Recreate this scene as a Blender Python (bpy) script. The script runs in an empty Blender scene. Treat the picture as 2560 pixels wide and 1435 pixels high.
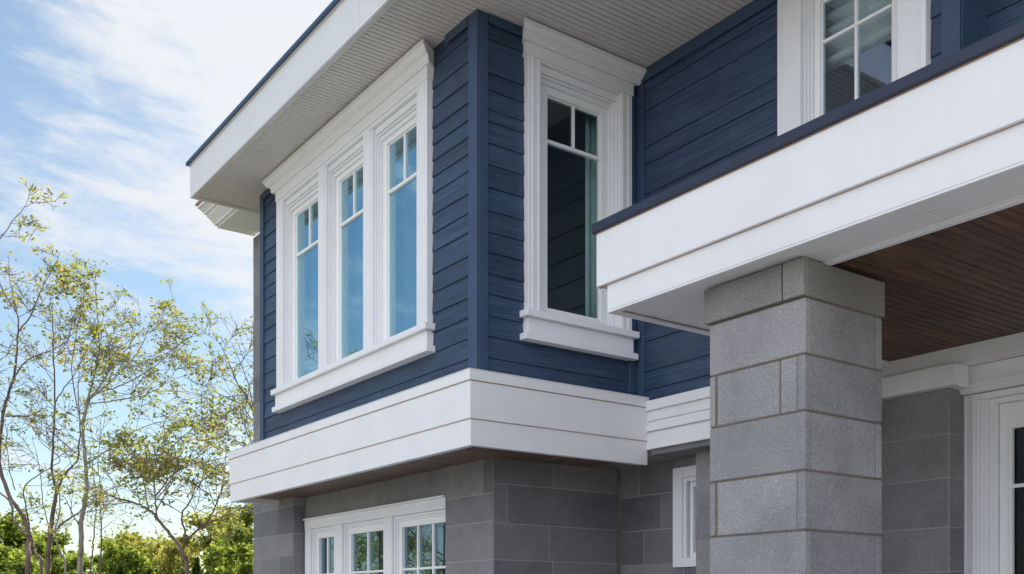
import bpy, bmesh, math, random
import numpy as np
from mathutils import Vector, Matrix
R = math.radians
sc = bpy.context.scene
col = sc.collection

# ------------------------------------------------------------------ camera
FOCAL = 2540.0; CX = 1280.0; HORIZON = 1523.0; EYE = 1.6
TH = math.atan(1829 / 2540.0)
FX, FY = math.sin(TH), math.cos(TH)
cam = bpy.data.cameras.new('camera')
cam.sensor_width = 36.0
cam.lens = FOCAL / 2560 * 36.0
cam.shift_y = (HORIZON - 717.5) / 2560
cam.clip_start = 0.05; cam.clip_end = 3000
camo = bpy.data.objects.new('camera', cam); col.objects.link(camo)
camo.location = (0, 0, EYE)
camo.rotation_euler = (R(90), 0, -TH)
sc.camera = camo

# ------------------------------------------------------------------ light
SUN_EL = R(48); SUN_AZ = math.atan2(0.80, 0.60)      # clockwise from +Y, behind the house
sun_dir = Vector((math.sin(SUN_AZ) * math.cos(SUN_EL), math.cos(SUN_AZ) * math.cos(SUN_EL), math.sin(SUN_EL)))
sl = bpy.data.lights.new('sun', 'SUN'); sl.energy = 4.0; sl.angle = R(0.5); sl.color = (1.0, 0.95, 0.87)
so = bpy.data.objects.new('sun', sl); col.objects.link(so)
so.rotation_euler = (-sun_dir).to_track_quat('-Z', 'Y').to_euler()
so.location = (0, 0, 20)

sc.view_settings.view_transform = 'Standard'
sc.view_settings.look = 'None'
sc.view_settings.exposure = 1.35
sc.view_settings.gamma = 1.0
sc.view_settings.use_curve_mapping = False

W = bpy.data.worlds.new('World'); sc.world = W; W.use_nodes = True
nt = W.node_tree; N = nt.nodes; L = nt.links
N.clear()


def mk(nodes, t, **kw):
    n = nodes.new(t)
    for k, v in kw.items():
        setattr(n, k, v)
    return n


def math_node(nodes, links, op, a, b=None, c=None, clamp=False):
    n = nodes.new('ShaderNodeMath'); n.operation = op; n.use_clamp = clamp
    for i, v in enumerate((a, b, c)):
        if v is None:
            continue
        if isinstance(v, (int, float)):
            n.inputs[i].default_value = v
        else:
            links.new(v, n.inputs[i])
    return n.outputs[0]


out = mk(N, 'ShaderNodeOutputWorld')
sky = mk(N, 'ShaderNodeTexSky', sky_type='NISHITA')
sky.sun_disc = False; sky.sun_elevation = SUN_EL; sky.sun_rotation = SUN_AZ
sky.air_density = 1.0; sky.dust_density = 0.6; sky.ozone_density = 1.0
tc = mk(N, 'ShaderNodeTexCoord')
sep = mk(N, 'ShaderNodeSeparateXYZ'); L.new(tc.outputs['Generated'], sep.inputs[0])
zz = math_node(N, L, 'ADD', sep.outputs[2], 0.28)
zz = math_node(N, L, 'MAXIMUM', zz, 0.05)
ux = math_node(N, L, 'DIVIDE', sep.outputs[0], zz)
uy = math_node(N, L, 'DIVIDE', sep.outputs[1], zz)
comb = mk(N, 'ShaderNodeCombineXYZ'); L.new(ux, comb.inputs[0]); L.new(uy, comb.inputs[1])
mp = mk(N, 'ShaderNodeMapping'); L.new(comb.outputs[0], mp.inputs[0])
mp.inputs['Rotation'].default_value = (0, 0, R(35)); mp.inputs['Scale'].default_value = (1.0, 2.0, 1.0)
mp.inputs['Location'].default_value = (3.1, 1.2, 0)
n1 = mk(N, 'ShaderNodeTexNoise'); n1.inputs['Scale'].default_value = 1.6; n1.inputs['Detail'].default_value = 9
n1.inputs['Roughness'].default_value = 0.6; n1.inputs['Distortion'].default_value = 0.5
L.new(mp.outputs[0], n1.inputs['Vector'])
n2 = mk(N, 'ShaderNodeTexNoise'); n2.inputs['Scale'].default_value = 0.55; n2.inputs['Detail'].default_value = 3
L.new(mp.outputs[0], n2.inputs['Vector'])
# a broad bank of cloud standing high over the left of the house
dn = mk(N, 'ShaderNodeVectorMath', operation='DOT_PRODUCT')
L.new(tc.outputs['Generated'], dn.inputs[0])
cdir = Vector((0.395, 0.80, 0.52)).normalized()
dn.inputs[1].default_value = cdir
bank = mk(N, 'ShaderNodeMapRange'); bank.interpolation_type = 'SMOOTHSTEP'
L.new(dn.outputs['Value'], bank.inputs[0])
bank.inputs[1].default_value = 0.955; bank.inputs[2].default_value = 1.0
bank.inputs[3].default_value = 0.0; bank.inputs[4].default_value = 0.30
s = math_node(N, L, 'MULTIPLY', n1.outputs[0], 0.62)
s = math_node(N, L, 'MULTIPLY_ADD', n2.outputs[0], 0.38, s)
n3 = mk(N, 'ShaderNodeTexNoise'); n3.inputs['Scale'].default_value = 6.5; n3.inputs['Detail'].default_value = 7
n3.inputs['Roughness'].default_value = 0.65; n3.inputs['Distortion'].default_value = 0.25
L.new(mp.outputs[0], n3.inputs['Vector'])
s = math_node(N, L, 'MULTIPLY_ADD', n3.outputs[0], 0.55, s)
s = math_node(N, L, 'SUBTRACT', s, 0.275)
s = math_node(N, L, 'ADD', s, bank.outputs[0])
cr = mk(N, 'ShaderNodeMapRange'); cr.interpolation_type = 'SMOOTHSTEP'
L.new(s, cr.inputs[0]); cr.inputs[1].default_value = 0.45; cr.inputs[2].default_value = 0.72
cr.inputs[3].default_value = 0.04; cr.inputs[4].default_value = 0.95
bg1 = mk(N, 'ShaderNodeBackground'); air = mk(N, 'ShaderNodeMix'); air.data_type = 'RGBA'; air.blend_type = 'MULTIPLY'; air.inputs[0].default_value = 1.0
L.new(sky.outputs[0], air.inputs[6]); air.inputs[7].default_value = (1.0, 1.06, 1.0, 1)
L.new(air.outputs[2], bg1.inputs[0]); bg1.inputs[1].default_value = 0.055
bg2 = mk(N, 'ShaderNodeBackground'); bg2.inputs[0].default_value = (0.94, 0.965, 1.0, 1); bg2.inputs[1].default_value = 0.37
mx = mk(N, 'ShaderNodeMixShader'); L.new(cr.outputs[0], mx.inputs[0]); L.new(bg1.outputs[0], mx.inputs[1]); L.new(bg2.outputs[0], mx.inputs[2])
# unseen bright patch of sky behind the camera, added to light the walls
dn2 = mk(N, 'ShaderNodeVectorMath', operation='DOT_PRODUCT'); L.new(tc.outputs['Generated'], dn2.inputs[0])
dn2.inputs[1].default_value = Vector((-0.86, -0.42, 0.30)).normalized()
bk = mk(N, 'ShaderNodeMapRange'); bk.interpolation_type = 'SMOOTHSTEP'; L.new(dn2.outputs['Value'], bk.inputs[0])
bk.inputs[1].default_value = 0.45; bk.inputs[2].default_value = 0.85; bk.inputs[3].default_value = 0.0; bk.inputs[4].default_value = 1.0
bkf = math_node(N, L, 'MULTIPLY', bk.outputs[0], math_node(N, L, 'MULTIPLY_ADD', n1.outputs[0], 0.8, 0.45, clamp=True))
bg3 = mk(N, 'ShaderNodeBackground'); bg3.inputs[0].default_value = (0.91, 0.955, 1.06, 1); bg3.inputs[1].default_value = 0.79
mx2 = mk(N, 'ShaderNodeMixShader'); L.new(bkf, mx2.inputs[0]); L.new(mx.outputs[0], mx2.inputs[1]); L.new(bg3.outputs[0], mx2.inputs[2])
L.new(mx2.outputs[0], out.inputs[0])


# ------------------------------------------------------------------ materials
def new_mat(name):
    m = bpy.data.materials.new(name); m.use_nodes = True
    t = m.node_tree; t.nodes.clear()
    o = t.nodes.new('ShaderNodeOutputMaterial')
    b = t.nodes.new('ShaderNodeBsdfPrincipled')
    t.links.new(b.outputs[0], o.inputs[0])
    return m, t.nodes, t.links, b


def mapped(n, l, scale, rot=(0, 0, 0)):
    c = n.new('ShaderNodeTexCoord'); p = n.new('ShaderNodeMapping')
    p.inputs['Scale'].default_value = scale; p.inputs['Rotation'].default_value = rot
    l.new(c.outputs['Object'], p.inputs[0])
    return p.outputs[0]


def noise(n, l, vec, scale, detail=4, rough=0.55, dist=0.0):
    t = n.new('ShaderNodeTexNoise'); t.inputs['Scale'].default_value = scale
    t.inputs['Detail'].default_value = detail; t.inputs['Roughness'].default_value = rough
    t.inputs['Distortion'].default_value = dist
    if vec is not None:
        l.new(vec, t.inputs['Vector'])
    return t.outputs[0]


def ramp(n, l, fac, stops):
    r = n.new('ShaderNodeValToRGB')
    e = r.color_ramp.elements
    while len(e) > 1:
        e.remove(e[-1])
    e[0].position = stops[0][0]; e[0].color = (*stops[0][1], 1)
    for p, c in stops[1:]:
        x = e.new(p); x.color = (*c, 1)
    l.new(fac, r.inputs[0])
    return r.outputs[0]


def mixc(n, l, fac, a, b, mode='MIX'):
    m = n.new('ShaderNodeMix'); m.data_type = 'RGBA'; m.blend_type = mode
    if isinstance(fac, (int, float)):
        m.inputs[0].default_value = fac
    else:
        l.new(fac, m.inputs[0])
    for i, v in ((6, a), (7, b)):
        if isinstance(v, tuple):
            m.inputs[i].default_value = (*v, 1)
        else:
            l.new(v, m.inputs[i])
    return m.outputs[2]


def bump(n, l, b, h, strength, dist):
    x = n.new('ShaderNodeBump'); x.inputs['Strength'].default_value = strength
    x.inputs['Distance'].default_value = dist
    l.new(h, x.inputs['Height']); l.new(x.outputs[0], b.inputs['Normal'])


def tint_attr(n, l):
    a = n.new('ShaderNodeAttribute'); a.attribute_name = 'tint'
    return a.outputs['Fac']


def paint(name, c, rough=0.45, var=0.05, bumpy=0.15, streak=0.0):
    m, n, l, b = new_mat(name)
    v = mapped(n, l, (1, 1, 1))
    f = noise(n, l, v, 2.3, 5)
    d = tuple(x * (1 - var * 2.2) for x in c); h = tuple(min(1, x * (1 + var)) for x in c)
    cc = ramp(n, l, f, [(0.3, d), (0.5, c), (0.72, h)])
    if streak:
        v2 = mapped(n, l, (9, 9, 0.5))
        g = noise(n, l, v2, 3.0, 4)
        cc = mixc(n, l, ramp(n, l, g, [(0.45, (0, 0, 0)), (0.75, (streak,) * 3)]), cc, tuple(x * q for x, q in zip(c, (0.80, 0.78, 0.74))))
    l.new(cc, b.inputs['Base Color'])
    fr = noise(n, l, v, 14, 3)
    mr = n.new('ShaderNodeMapRange'); mr.inputs[3].default_value = rough - 0.08; mr.inputs[4].default_value = rough + 0.12
    l.new(fr, mr.inputs[0]); l.new(mr.outputs[0], b.inputs['Roughness'])
    bump(n, l, b, noise(n, l, v, 60, 3), bumpy, 0.0015)
    return m


M = {}
M['white'] = paint('white_paint', (0.785, 0.78, 0.805), 0.45, 0.02, 0.12, 0.06)
M['fascia'] = paint('white_paint_dimmed', (0.70, 0.70, 0.725), 0.45, 0.02, 0.12, 0.05)  # white trim paint darkened to offset the strong light on the fascia
M['roof_edge'] = paint('blue_metal', (0.040, 0.078, 0.155), 0.4, 0.08, 0.08)
M['white_gloss'] = paint('white_vinyl', (0.83, 0.83, 0.83), 0.32, 0.015, 0.05)
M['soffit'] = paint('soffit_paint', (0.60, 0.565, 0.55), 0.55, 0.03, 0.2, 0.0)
M['groove'] = paint('soffit_backing', (0.13, 0.115, 0.10), 0.8, 0.05, 0.1)
M['navy_metal'] = paint('navy_metal', (0.018, 0.026, 0.056), 0.42, 0.08, 0.08)
M['navy_trim'] = paint('navy_trim', (0.035, 0.064, 0.126), 0.5, 0.08, 0.25, 0.2)
M['roofing'] = paint('roof_membrane', (0.09, 0.09, 0.10), 0.85, 0.1, 0.5)
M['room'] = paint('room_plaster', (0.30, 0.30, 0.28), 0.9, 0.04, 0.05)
M['caulk'] = paint('caulk', (0.42, 0.27, 0.19), 0.8, 0.05, 0.1)


def siding_mat():
    m, n, l, b = new_mat('navy_siding')
    # grain runs along the boards whichever way the wall faces
    c = n.new('ShaderNodeTexCoord'); s = n.new('ShaderNodeSeparateXYZ'); l.new(c.outputs['Object'], s.inputs[0])
    al = math_node(n, l, 'ADD', s.outputs[0], s.outputs[1])
    q = n.new('ShaderNodeCombineXYZ')
    l.new(al, q.inputs[0]); l.new(s.outputs[2], q.inputs[1])
    a = tint_attr(n, l); l.new(math_node(n, l, 'MULTIPLY', a, 40.0), q.inputs[2])
    p = n.new('ShaderNodeMapping'); p.inputs['Scale'].default_value = (0.9, 26, 1); l.new(q.outputs[0], p.inputs[0])
    g = noise(n, l, p.outputs[0], 2.4, 7, 0.62, 0.35)
    p2 = n.new('ShaderNodeMapping'); p2.inputs['Scale'].default_value = (2.5, 110, 1); l.new(q.outputs[0], p2.inputs[0])
    g2 = noise(n, l, p2.outputs[0], 1.6, 4, 0.6)
    base = ramp(n, l, g, [(0.28, (0.013, 0.026, 0.055)), (0.5, (0.027, 0.052, 0.104)), (0.72, (0.050, 0.087, 0.160))])
    tv = ramp(n, l, a, [(0.0, (0.74, 0.75, 0.78)), (0.5, (1, 1, 1)), (1.0, (1.25, 1.22, 1.18))])
    base = mixc(n, l, 1.0, base, tv, 'MULTIPLY')
    fade = noise(n, l, mapped(n, l, (1, 1, 1)), 1.1, 4)
    base = mixc(n, l, ramp(n, l, fade, [(0.5, (0, 0, 0)), (0.8, (0.25,) * 3)]), base, (0.085, 0.115, 0.175))
    # thin dark grain lines that run with the boards
    p3 = n.new('ShaderNodeMapping'); p3.inputs['Scale'].default_value = (0.55, 60, 1); l.new(q.outputs[0], p3.inputs[0])
    gl = noise(n, l, p3.outputs[0], 1.5, 3, 0.5, 0.6)
    base = mixc(n, l, ramp(n, l, gl, [(0.60, (0, 0, 0)), (0.68, (0.65,) * 3)]), base, (0.010, 0.020, 0.042))
    l.new(base, b.inputs['Base Color'])
    b.inputs['Roughness'].default_value = 0.46
    hh = math_node(n, l, 'MULTIPLY_ADD', g2, 0.6, g)
    bump(n, l, b, hh, 0.55, 0.004)
    return m


M['siding'] = siding_mat()


def stone_mat(name, base, dark, speck, lo=(0.70, 0.70, 0.73), hi=(1.17, 1.14, 1.11), marks=0.45):
    m, n, l, b = new_mat(name)
    v = mapped(n, l, (1, 1, 1))
    f = noise(n, l, v, 95, 3, 0.7)
    c = ramp(n, l, f, [(0.34, dark), (0.5, base), (0.66, tuple(x * 1.18 for x in base))])
    big = noise(n, l, v, 3.0, 6, 0.6)
    c = mixc(n, l, 1.0, c, ramp(n, l, big, [(0.3, (0.80, 0.80, 0.82)), (0.5, (1, 1, 1)), (0.72, (1.14, 1.13, 1.11))]), 'MULTIPLY')
    a = tint_attr(n, l)
    c = mixc(n, l, 1.0, c, ramp(n, l, a, [(0.0, lo), (0.5, (1, 1, 1)), (1.0, hi)]), 'MULTIPLY')
    vo = n.new('ShaderNodeTexVoronoi'); vo.inputs['Scale'].default_value = 75; l.new(v, vo.inputs['Vector'])
    sp = math_node(n, l, 'LESS_THAN', vo.outputs['Distance'], 0.17)
    gate = noise(n, l, v, 31, 2)
    sp = math_node(n, l, 'MULTIPLY', sp, math_node(n, l, 'GREATER_THAN', gate, 0.56))
    c = mixc(n, l, math_node(n, l, 'MULTIPLY', sp, 0.75), c, speck)
    sm = noise(n, l, mapped(n, l, (2.2, 2.2, 6)), 2.6, 8, 0.72, 0.8)
    c = mixc(n, l, ramp(n, l, sm, [(0.60, (0, 0, 0)), (0.72, (marks,) * 3)]), c, tuple(x * 1.5 for x in base))
    l.new(c, b.inputs['Base Color'])
    b.inputs['Roughness'].default_value = 0.72
    bump(n, l, b, math_node(n, l, 'MULTIPLY_ADD', big, 1.2, f), 0.7, 0.004)
    return m


M['granite'] = stone_mat('column_granite', (0.268, 0.264, 0.275), (0.200, 0.197, 0.206), (0.62, 0.64, 0.68), (0.82, 0.81, 0.83), (1.08, 1.06, 1.05), 0.3)
M['cap'] = stone_mat('cap_granite', (0.228, 0.218, 0.210), (0.150, 0.143, 0.137), (0.52, 0.53, 0.54), (0.84, 0.83, 0.82), (1.1, 1.08, 1.06), 0.3)
M['slate'] = stone_mat('wall_stone', (0.190, 0.187, 0.198), (0.150, 0.147, 0.156), (0.36, 0.40, 0.44))
M['mortar'] = paint('brown_mortar', (0.155, 0.128, 0.102), 0.9, 0.08, 0.6)
M['mortar_pale'] = paint('pale_mortar', (0.30, 0.30, 0.305), 0.9, 0.08, 0.6)


def wood_mat(name, dark, mid, light, rough=0.5):
    m, n, l, b = new_mat(name)
    c = n.new('ShaderNodeTexCoord'); s = n.new('ShaderNodeSeparateXYZ'); l.new(c.outputs['Object'], s.inputs[0])
    a = tint_attr(n, l)
    q = n.new('ShaderNodeCombineXYZ'); l.new(s.outputs[0], q.inputs[0]); l.new(s.outputs[1], q.inputs[1])
    l.new(math_node(n, l, 'MULTIPLY', a, 30.0), q.inputs[2])
    p = n.new('ShaderNodeMapping'); p.inputs['Scale'].default_value = (1.1, 26, 1); l.new(q.outputs[0], p.inputs[0])
    g = noise(n, l, p.outputs[0], 2.0, 7, 0.65, 0.9)
    cc = ramp(n, l, g, [(0.30, dark), (0.5, mid), (0.72, light)])
    cc = mixc(n, l, 1.0, cc, ramp(n, l, a, [(0, (0.78, 0.78, 0.78)), (0.5, (1, 1, 1)), (1, (1.28, 1.22, 1.18))]), 'MULTIPLY')
    l.new(cc, b.inputs['Base Color']); b.inputs['Roughness'].default_value = rough
    bump(n, l, b, g, 0.5, 0.003)
    return m


M['wood'] = wood_mat('dark_stained_wood', (0.010, 0.005, 0.003), (0.098, 0.046, 0.023), (0.175, 0.085, 0.042))
M['under'] = wood_mat('brown_underside', (0.10, 0.062, 0.045), (0.145, 0.092, 0.068), (0.19, 0.125, 0.092), 0.45)


def glass_mat(name, refl, tint, trans):
    m = bpy.data.materials.new(name); m.use_nodes = True
    n = m.node_tree.nodes; l = m.node_tree.links; n.clear()
    o = n.new('ShaderNodeOutputMaterial')
    g = n.new('ShaderNodeBsdfGlossy'); g.inputs['Roughness'].default_value = 0.006
    g.inputs['Color'].default_value = (*tint, 1)
    t = n.new('ShaderNodeBsdfTransparent'); t.inputs['Color'].default_value = (*trans, 1)
    ge = n.new('ShaderNodeNewGeometry'); dp = n.new('ShaderNodeVectorMath'); dp.operation = 'DOT_PRODUCT'
    l.new(ge.outputs['Normal'], dp.inputs[0]); l.new(ge.outputs['Incoming'], dp.inputs[1])
    cs = math_node(n, l, 'ABSOLUTE', dp.outputs['Value'])
    sch = math_node(n, l, 'POWER', math_node(n, l, 'SUBTRACT', 1.0, cs, clamp=True), 5.0)
    fac = math_node(n, l, 'MULTIPLY_ADD', sch, 1.0 - refl, refl, clamp=True)
    x = n.new('ShaderNodeMixShader'); l.new(fac, x.inputs[0]); l.new(t.outputs[0], x.inputs[1]); l.new(g.outputs[0], x.inputs[2])
    l.new(x.outputs[0], o.inputs[0])
    v = mapped(n, l, (1, 1, 1))
    bp = n.new('ShaderNodeBump'); bp.inputs['Strength'].default_value = 0.25; bp.inputs['Distance'].default_value = 0.0012
    l.new(noise(n, l, v, 2.2, 2), bp.inputs['Height'])
    l.new(bp.outputs[0], g.inputs['Normal'])
    return m


M['glass_blue'] = glass_mat('coated_glass', 0.50, (0.56, 0.86, 1.0), (0.82, 0.86, 0.86))
M['glass'] = glass_mat('clear_glass', 0.10, (0.80, 0.93, 0.95), (0.86, 0.92, 0.91))


def cloth_mat(name, c, trans=0.3):
    m, n, l, b = new_mat(name)
    f = noise(n, l, mapped(n, l, (1, 1, 1)), 7, 4)
    cc = ramp(n, l, f, [(0.3, tuple(x * .85 for x in c)), (0.7, c)])
    l.new(cc, b.inputs['Base Color']); b.inputs['Roughness'].default_value = 0.9
    return m


M['curtain'] = cloth_mat('curtain_cloth', (0.72, 0.76, 0.76))
M['blind'] = cloth_mat('blind_cloth', (0.70, 0.78, 0.62))
M['glass_low'] = glass_mat('clear_reflecting_glass', 0.24, (0.62, 0.80, 1.0), (0.70, 0.78, 0.78))
M['glass_dark'] = glass_mat('porch_glass', 0.02, (0.5, 0.55, 0.6), (0.35, 0.38, 0.38))
M['teal'] = cloth_mat('teal_curtain_cloth', (0.66, 0.80, 0.82))
M['pleated'] = cloth_mat('pleated_cloth', (0.86, 0.90, 0.89))
M['shade'] = cloth_mat('white_shade_cloth', (0.85, 0.85, 0.84))


def ground_mat(name, stops, sc1, sc2):
    m, n, l, b = new_mat(name)
    v = mapped(n, l, (1, 1, 1))
    f = noise(n, l, v, sc1, 8, 0.65)
    c = ramp(n, l, f, stops)
    l.new(c, b.inputs['Base Color']); b.inputs['Roughness'].default_value = 0.9
    bump(n, l, b, noise(n, l, v, sc2, 4), 0.6, 0.02)
    return m


M['grass'] = ground_mat('lawn', [(0.3, (0.06, 0.07, 0.035)), (0.5, (0.095, 0.11, 0.05)), (0.7, (0.15, 0.15, 0.08))], 0.8, 30)
M['paving'] = ground_mat('concrete_paving', [(0.3, (0.28, 0.265, 0.255)), (0.5, (0.33, 0.312, 0.30)), (0.7, (0.38, 0.36, 0.35))], 1.3, 40)


def bark_mat(name, a, b_, c):
    m, n, l, b = new_mat(name)
    f = noise(n, l, mapped(n, l, (6, 6, 1.6)), 2.2, 7, 0.65, 0.4)
    l.new(ramp(n, l, f, [(0.3, a), (0.5, b_), (0.7, c)]), b.inputs['Base Color'])
    b.inputs['Roughness'].default_value = 0.85
    bump(n, l, b, f, 0.7, 0.01)
    return m


M['bark_pale'] = bark_mat('pale_bark', (0.16, 0.13, 0.11), (0.27, 0.235, 0.21), (0.40, 0.37, 0.34))
M['bark_red'] = bark_mat('reddish_bark', (0.085, 0.055, 0.050), (0.155, 0.105, 0.092), (0.22, 0.165, 0.145))


def leaf_mat(name, stops):
    m = bpy.data.materials.new(name); m.use_nodes = True
    n = m.node_tree.nodes; l = m.node_tree.links; n.clear()
    o = n.new('ShaderNodeOutputMaterial')
    d = n.new('ShaderNodeBsdfDiffuse'); t = n.new('ShaderNodeBsdfTranslucent'); x = n.new('ShaderNodeMixShader')
    x.inputs[0].default_value = 0.45
    a = tint_attr(n, l)
    c = ramp(n, l, a, stops)
    l.new(c, d.inputs[0])
    l.new(mixc(n, l, 1.0, c, (1.5, 1.45, 0.8), 'MULTIPLY'), t.inputs[0])
    l.new(d.outputs[0], x.inputs[1]); l.new(t.outputs[0], x.inputs[2]); l.new(x.outputs[0], o.inputs[0])
    return m


M['leaf_olive'] = leaf_mat('olive_leaves', [(0, (0.15, 0.19, 0.05)), (0.45, (0.28, 0.31, 0.09)), (0.75, (0.36, 0.31, 0.12)), (1, (0.40, 0.24, 0.14))])
M['leaf_green'] = leaf_mat('yellow_green_leaves', [(0, (0.08, 0.12, 0.03)), (0.5, (0.20, 0.26, 0.06)), (1, (0.38, 0.42, 0.11))])
M['leaf_mixed'] = leaf_mat('autumn_green_leaves', [(0, (0.13, 0.17, 0.045)), (0.5, (0.29, 0.30, 0.09)), (1, (0.44, 0.37, 0.15))])
M['leaf_dark'] = leaf_mat('dark_conifer_sprays', [(0, (0.018, 0.035, 0.012)), (0.5, (0.035, 0.060, 0.018)), (1, (0.06, 0.09, 0.025))])


# ------------------------------------------------------------------ mesh helpers
class MB:
    """boxes and prisms in a local frame (u along the wall, w outwards, z up) gathered into ONE mesh"""
    def __init__(self, T=None):
        self.v = []; self.f = []; self.t = []; self.m = []
        self.T = T or (lambda u, w, z: (u, w, z))
        self.mi = 0

    def add(self, pts, faces, tint=0.5):
        b = len(self.v)
        self.v += [self.T(*p) for p in pts]
        for f in faces:
            self.f.append([b + i for i in f]); self.t.append(tint); self.m.append(self.mi)

    def box(self, u0, u1, w0, w1, z0, z1, tint=0.5):
        p = [(u0, w0, z0), (u1, w0, z0), (u1, w1, z0), (u0, w1, z0), (u0, w0, z1), (u1, w0, z1), (u1, w1, z1), (u0, w1, z1)]
        self.add(p, [(0, 1, 2, 3), (4, 7, 6, 5), (0, 4, 5, 1), (1, 5, 6, 2), (2, 6, 7, 3), (3, 7, 4, 0)], tint)

    def prism_u(self, prof, u0, u1, tint=0.5, d0=0.0, d1=0.0):
        """profile of (w, z) pulled along u; d0/d1 splay the ends outwards with w (mitred returns)"""
        n = len(prof)
        p = [(u0 - d0 * w, w, z) for w, z in prof] + [(u1 + d1 * w, w, z) for w, z in prof]
        fs = [tuple(range(n)), tuple(range(2 * n - 1, n - 1, -1))]
        fs += [(i, (i + 1) % n, n + (i + 1) % n, n + i) for i in range(n)]
        self.add(p, fs, tint)

    def prism_z(self, poly, z0, z1, tint=0.5):
        n = len(poly)
        p = [(a, b, z0) for a, b in poly] + [(a, b, z1) for a, b in poly]
        fs = [tuple(range(n)), tuple(range(2 * n - 1, n - 1, -1))]
        fs += [(i, (i + 1) % n, n + (i + 1) % n, n + i) for i in range(n)]
        self.add(p, fs, tint)

    def build(self, name, mat, parent=None, bevel=0.0, smooth=False, segs=1):
        me = bpy.data.meshes.new(name)
        off = Vector((0, 0, 0)); q = parent
        while q is not None:
            off += q.location; q = q.parent
        bm = bmesh.new()
        tl = bm.faces.layers.float.new('tint')
        vs = [bm.verts.new(Vector(p) - off) for p in self.v]
        for f, t, mi in zip(self.f, self.t, self.m):
            try:
                x = bm.faces.new([vs[i] for i in f])
            except ValueError:
                continue
            x[tl] = t; x.material_index = mi
        bmesh.ops.recalc_face_normals(bm, faces=bm.faces[:])
        if bevel > 0:
            ed = [e for e in bm.edges if len(e.link_faces) == 2 and e.calc_face_angle(0) > R(35)]
            bmesh.ops.bevel(bm, geom=ed, offset=bevel, segments=segs, profile=0.5, affect='EDGES', clamp_overlap=True)
        if smooth:
            for f in bm.faces:
                f.smooth = True
        bm.to_mesh(me); bm.free()
        for x in (mat if isinstance(mat, (list, tuple)) else [mat]):
            me.materials.append(x)
        o = bpy.data.objects.new(name, me); col.objects.link(o)
        if parent is not None:
            o.parent = parent
        return o


def tag(o, label=None, cat=None, group=None, kind=None):
    if label: o['label'] = label
    if cat: o['category'] = cat
    if group: o['group'] = group
    if kind: o['kind'] = kind
    return o


def empty(name, loc, label, cat, group=None):
    o = bpy.data.objects.new(name, None); col.objects.link(o); o.location = loc
    return tag(o, label, cat, group)


def raw_mesh(name, verts, quads, tint, mat, parent=None, smooth=False):
    """verts (n,3) array, quads (m,4) int array, tint (m,)"""
    me = bpy.data.meshes.new(name)
    v = np.asarray(verts, dtype=np.float32)
    if parent is not None:
        v = v - np.array(parent.location, dtype=np.float32)
    q = np.asarray(quads, dtype=np.int32)
    me.vertices.add(len(v)); me.vertices.foreach_set('co', v.ravel())
    me.loops.add(q.size); me.loops.foreach_set('vertex_index', q.ravel())
    me.polygons.add(len(q))
    me.polygons.foreach_set('loop_start', np.arange(0, q.size, 4, dtype=np.int32))
    me.polygons.foreach_set('loop_total', np.full(len(q), 4, dtype=np.int32))
    if smooth:
        me.polygons.foreach_set('use_smooth', np.ones(len(q), dtype=bool))
    at_ = me.attributes.new('tint', 'FLOAT', 'FACE'); at_.data.foreach_set('value', np.asarray(tint, dtype=np.float32))
    me.update(); me.validate()
    me.materials.append(mat)
    o = bpy.data.objects.new(name, me); col.objects.link(o)
    if parent is not None:
        o.parent = parent
    return o


# ------------------------------------------------------------------ the house: planes
XA = 4.166      # siding of the bay, facing -X
YB = 6.217      # siding of the bay, facing -Y
XC = 5.74       # siding of the main wall, facing -X
SOF = 6.0       # soffit height
X0, Y0 = 3.966, 6.017    # face of the white trim band
ZB0, ZB1 = 2.765, 3.304  # band bottom and top
FA = lambda X: (lambda u, w, z: (X - w, u, z))      # walls facing -X
FB = lambda Y: (lambda u, w, z: (u, Y - w, z))      # walls facing -Y

house = empty('house', (6.0, 8.0, 0), 'two storey house with navy siding, white trim and grey stone beside a porch', 'house')
rng = random.Random(7)


def cut_boxes(mb, u0, u1, z0, z1, w0, w1, holes):
    """a wall slab with rectangular openings"""
    us = sorted({u0, u1} | {max(u0, min(u1, h[0])) for h in holes} | {max(u0, min(u1, h[1])) for h in holes})
    for a, b in zip(us, us[1:]):
        if b - a < 1e-4:
            continue
        mid = (a + b) / 2
        hs = sorted([(h[2], h[3]) for h in holes if h[0] < mid < h[1]])
        z = z0
        for ha, hb in hs:
            if ha > z:
                mb.box(a, b, w0, w1, z, min(ha, z1))
            z = max(z, hb)
        if z < z1:
            mb.box(a, b, w0, w1, z, z1)


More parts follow.
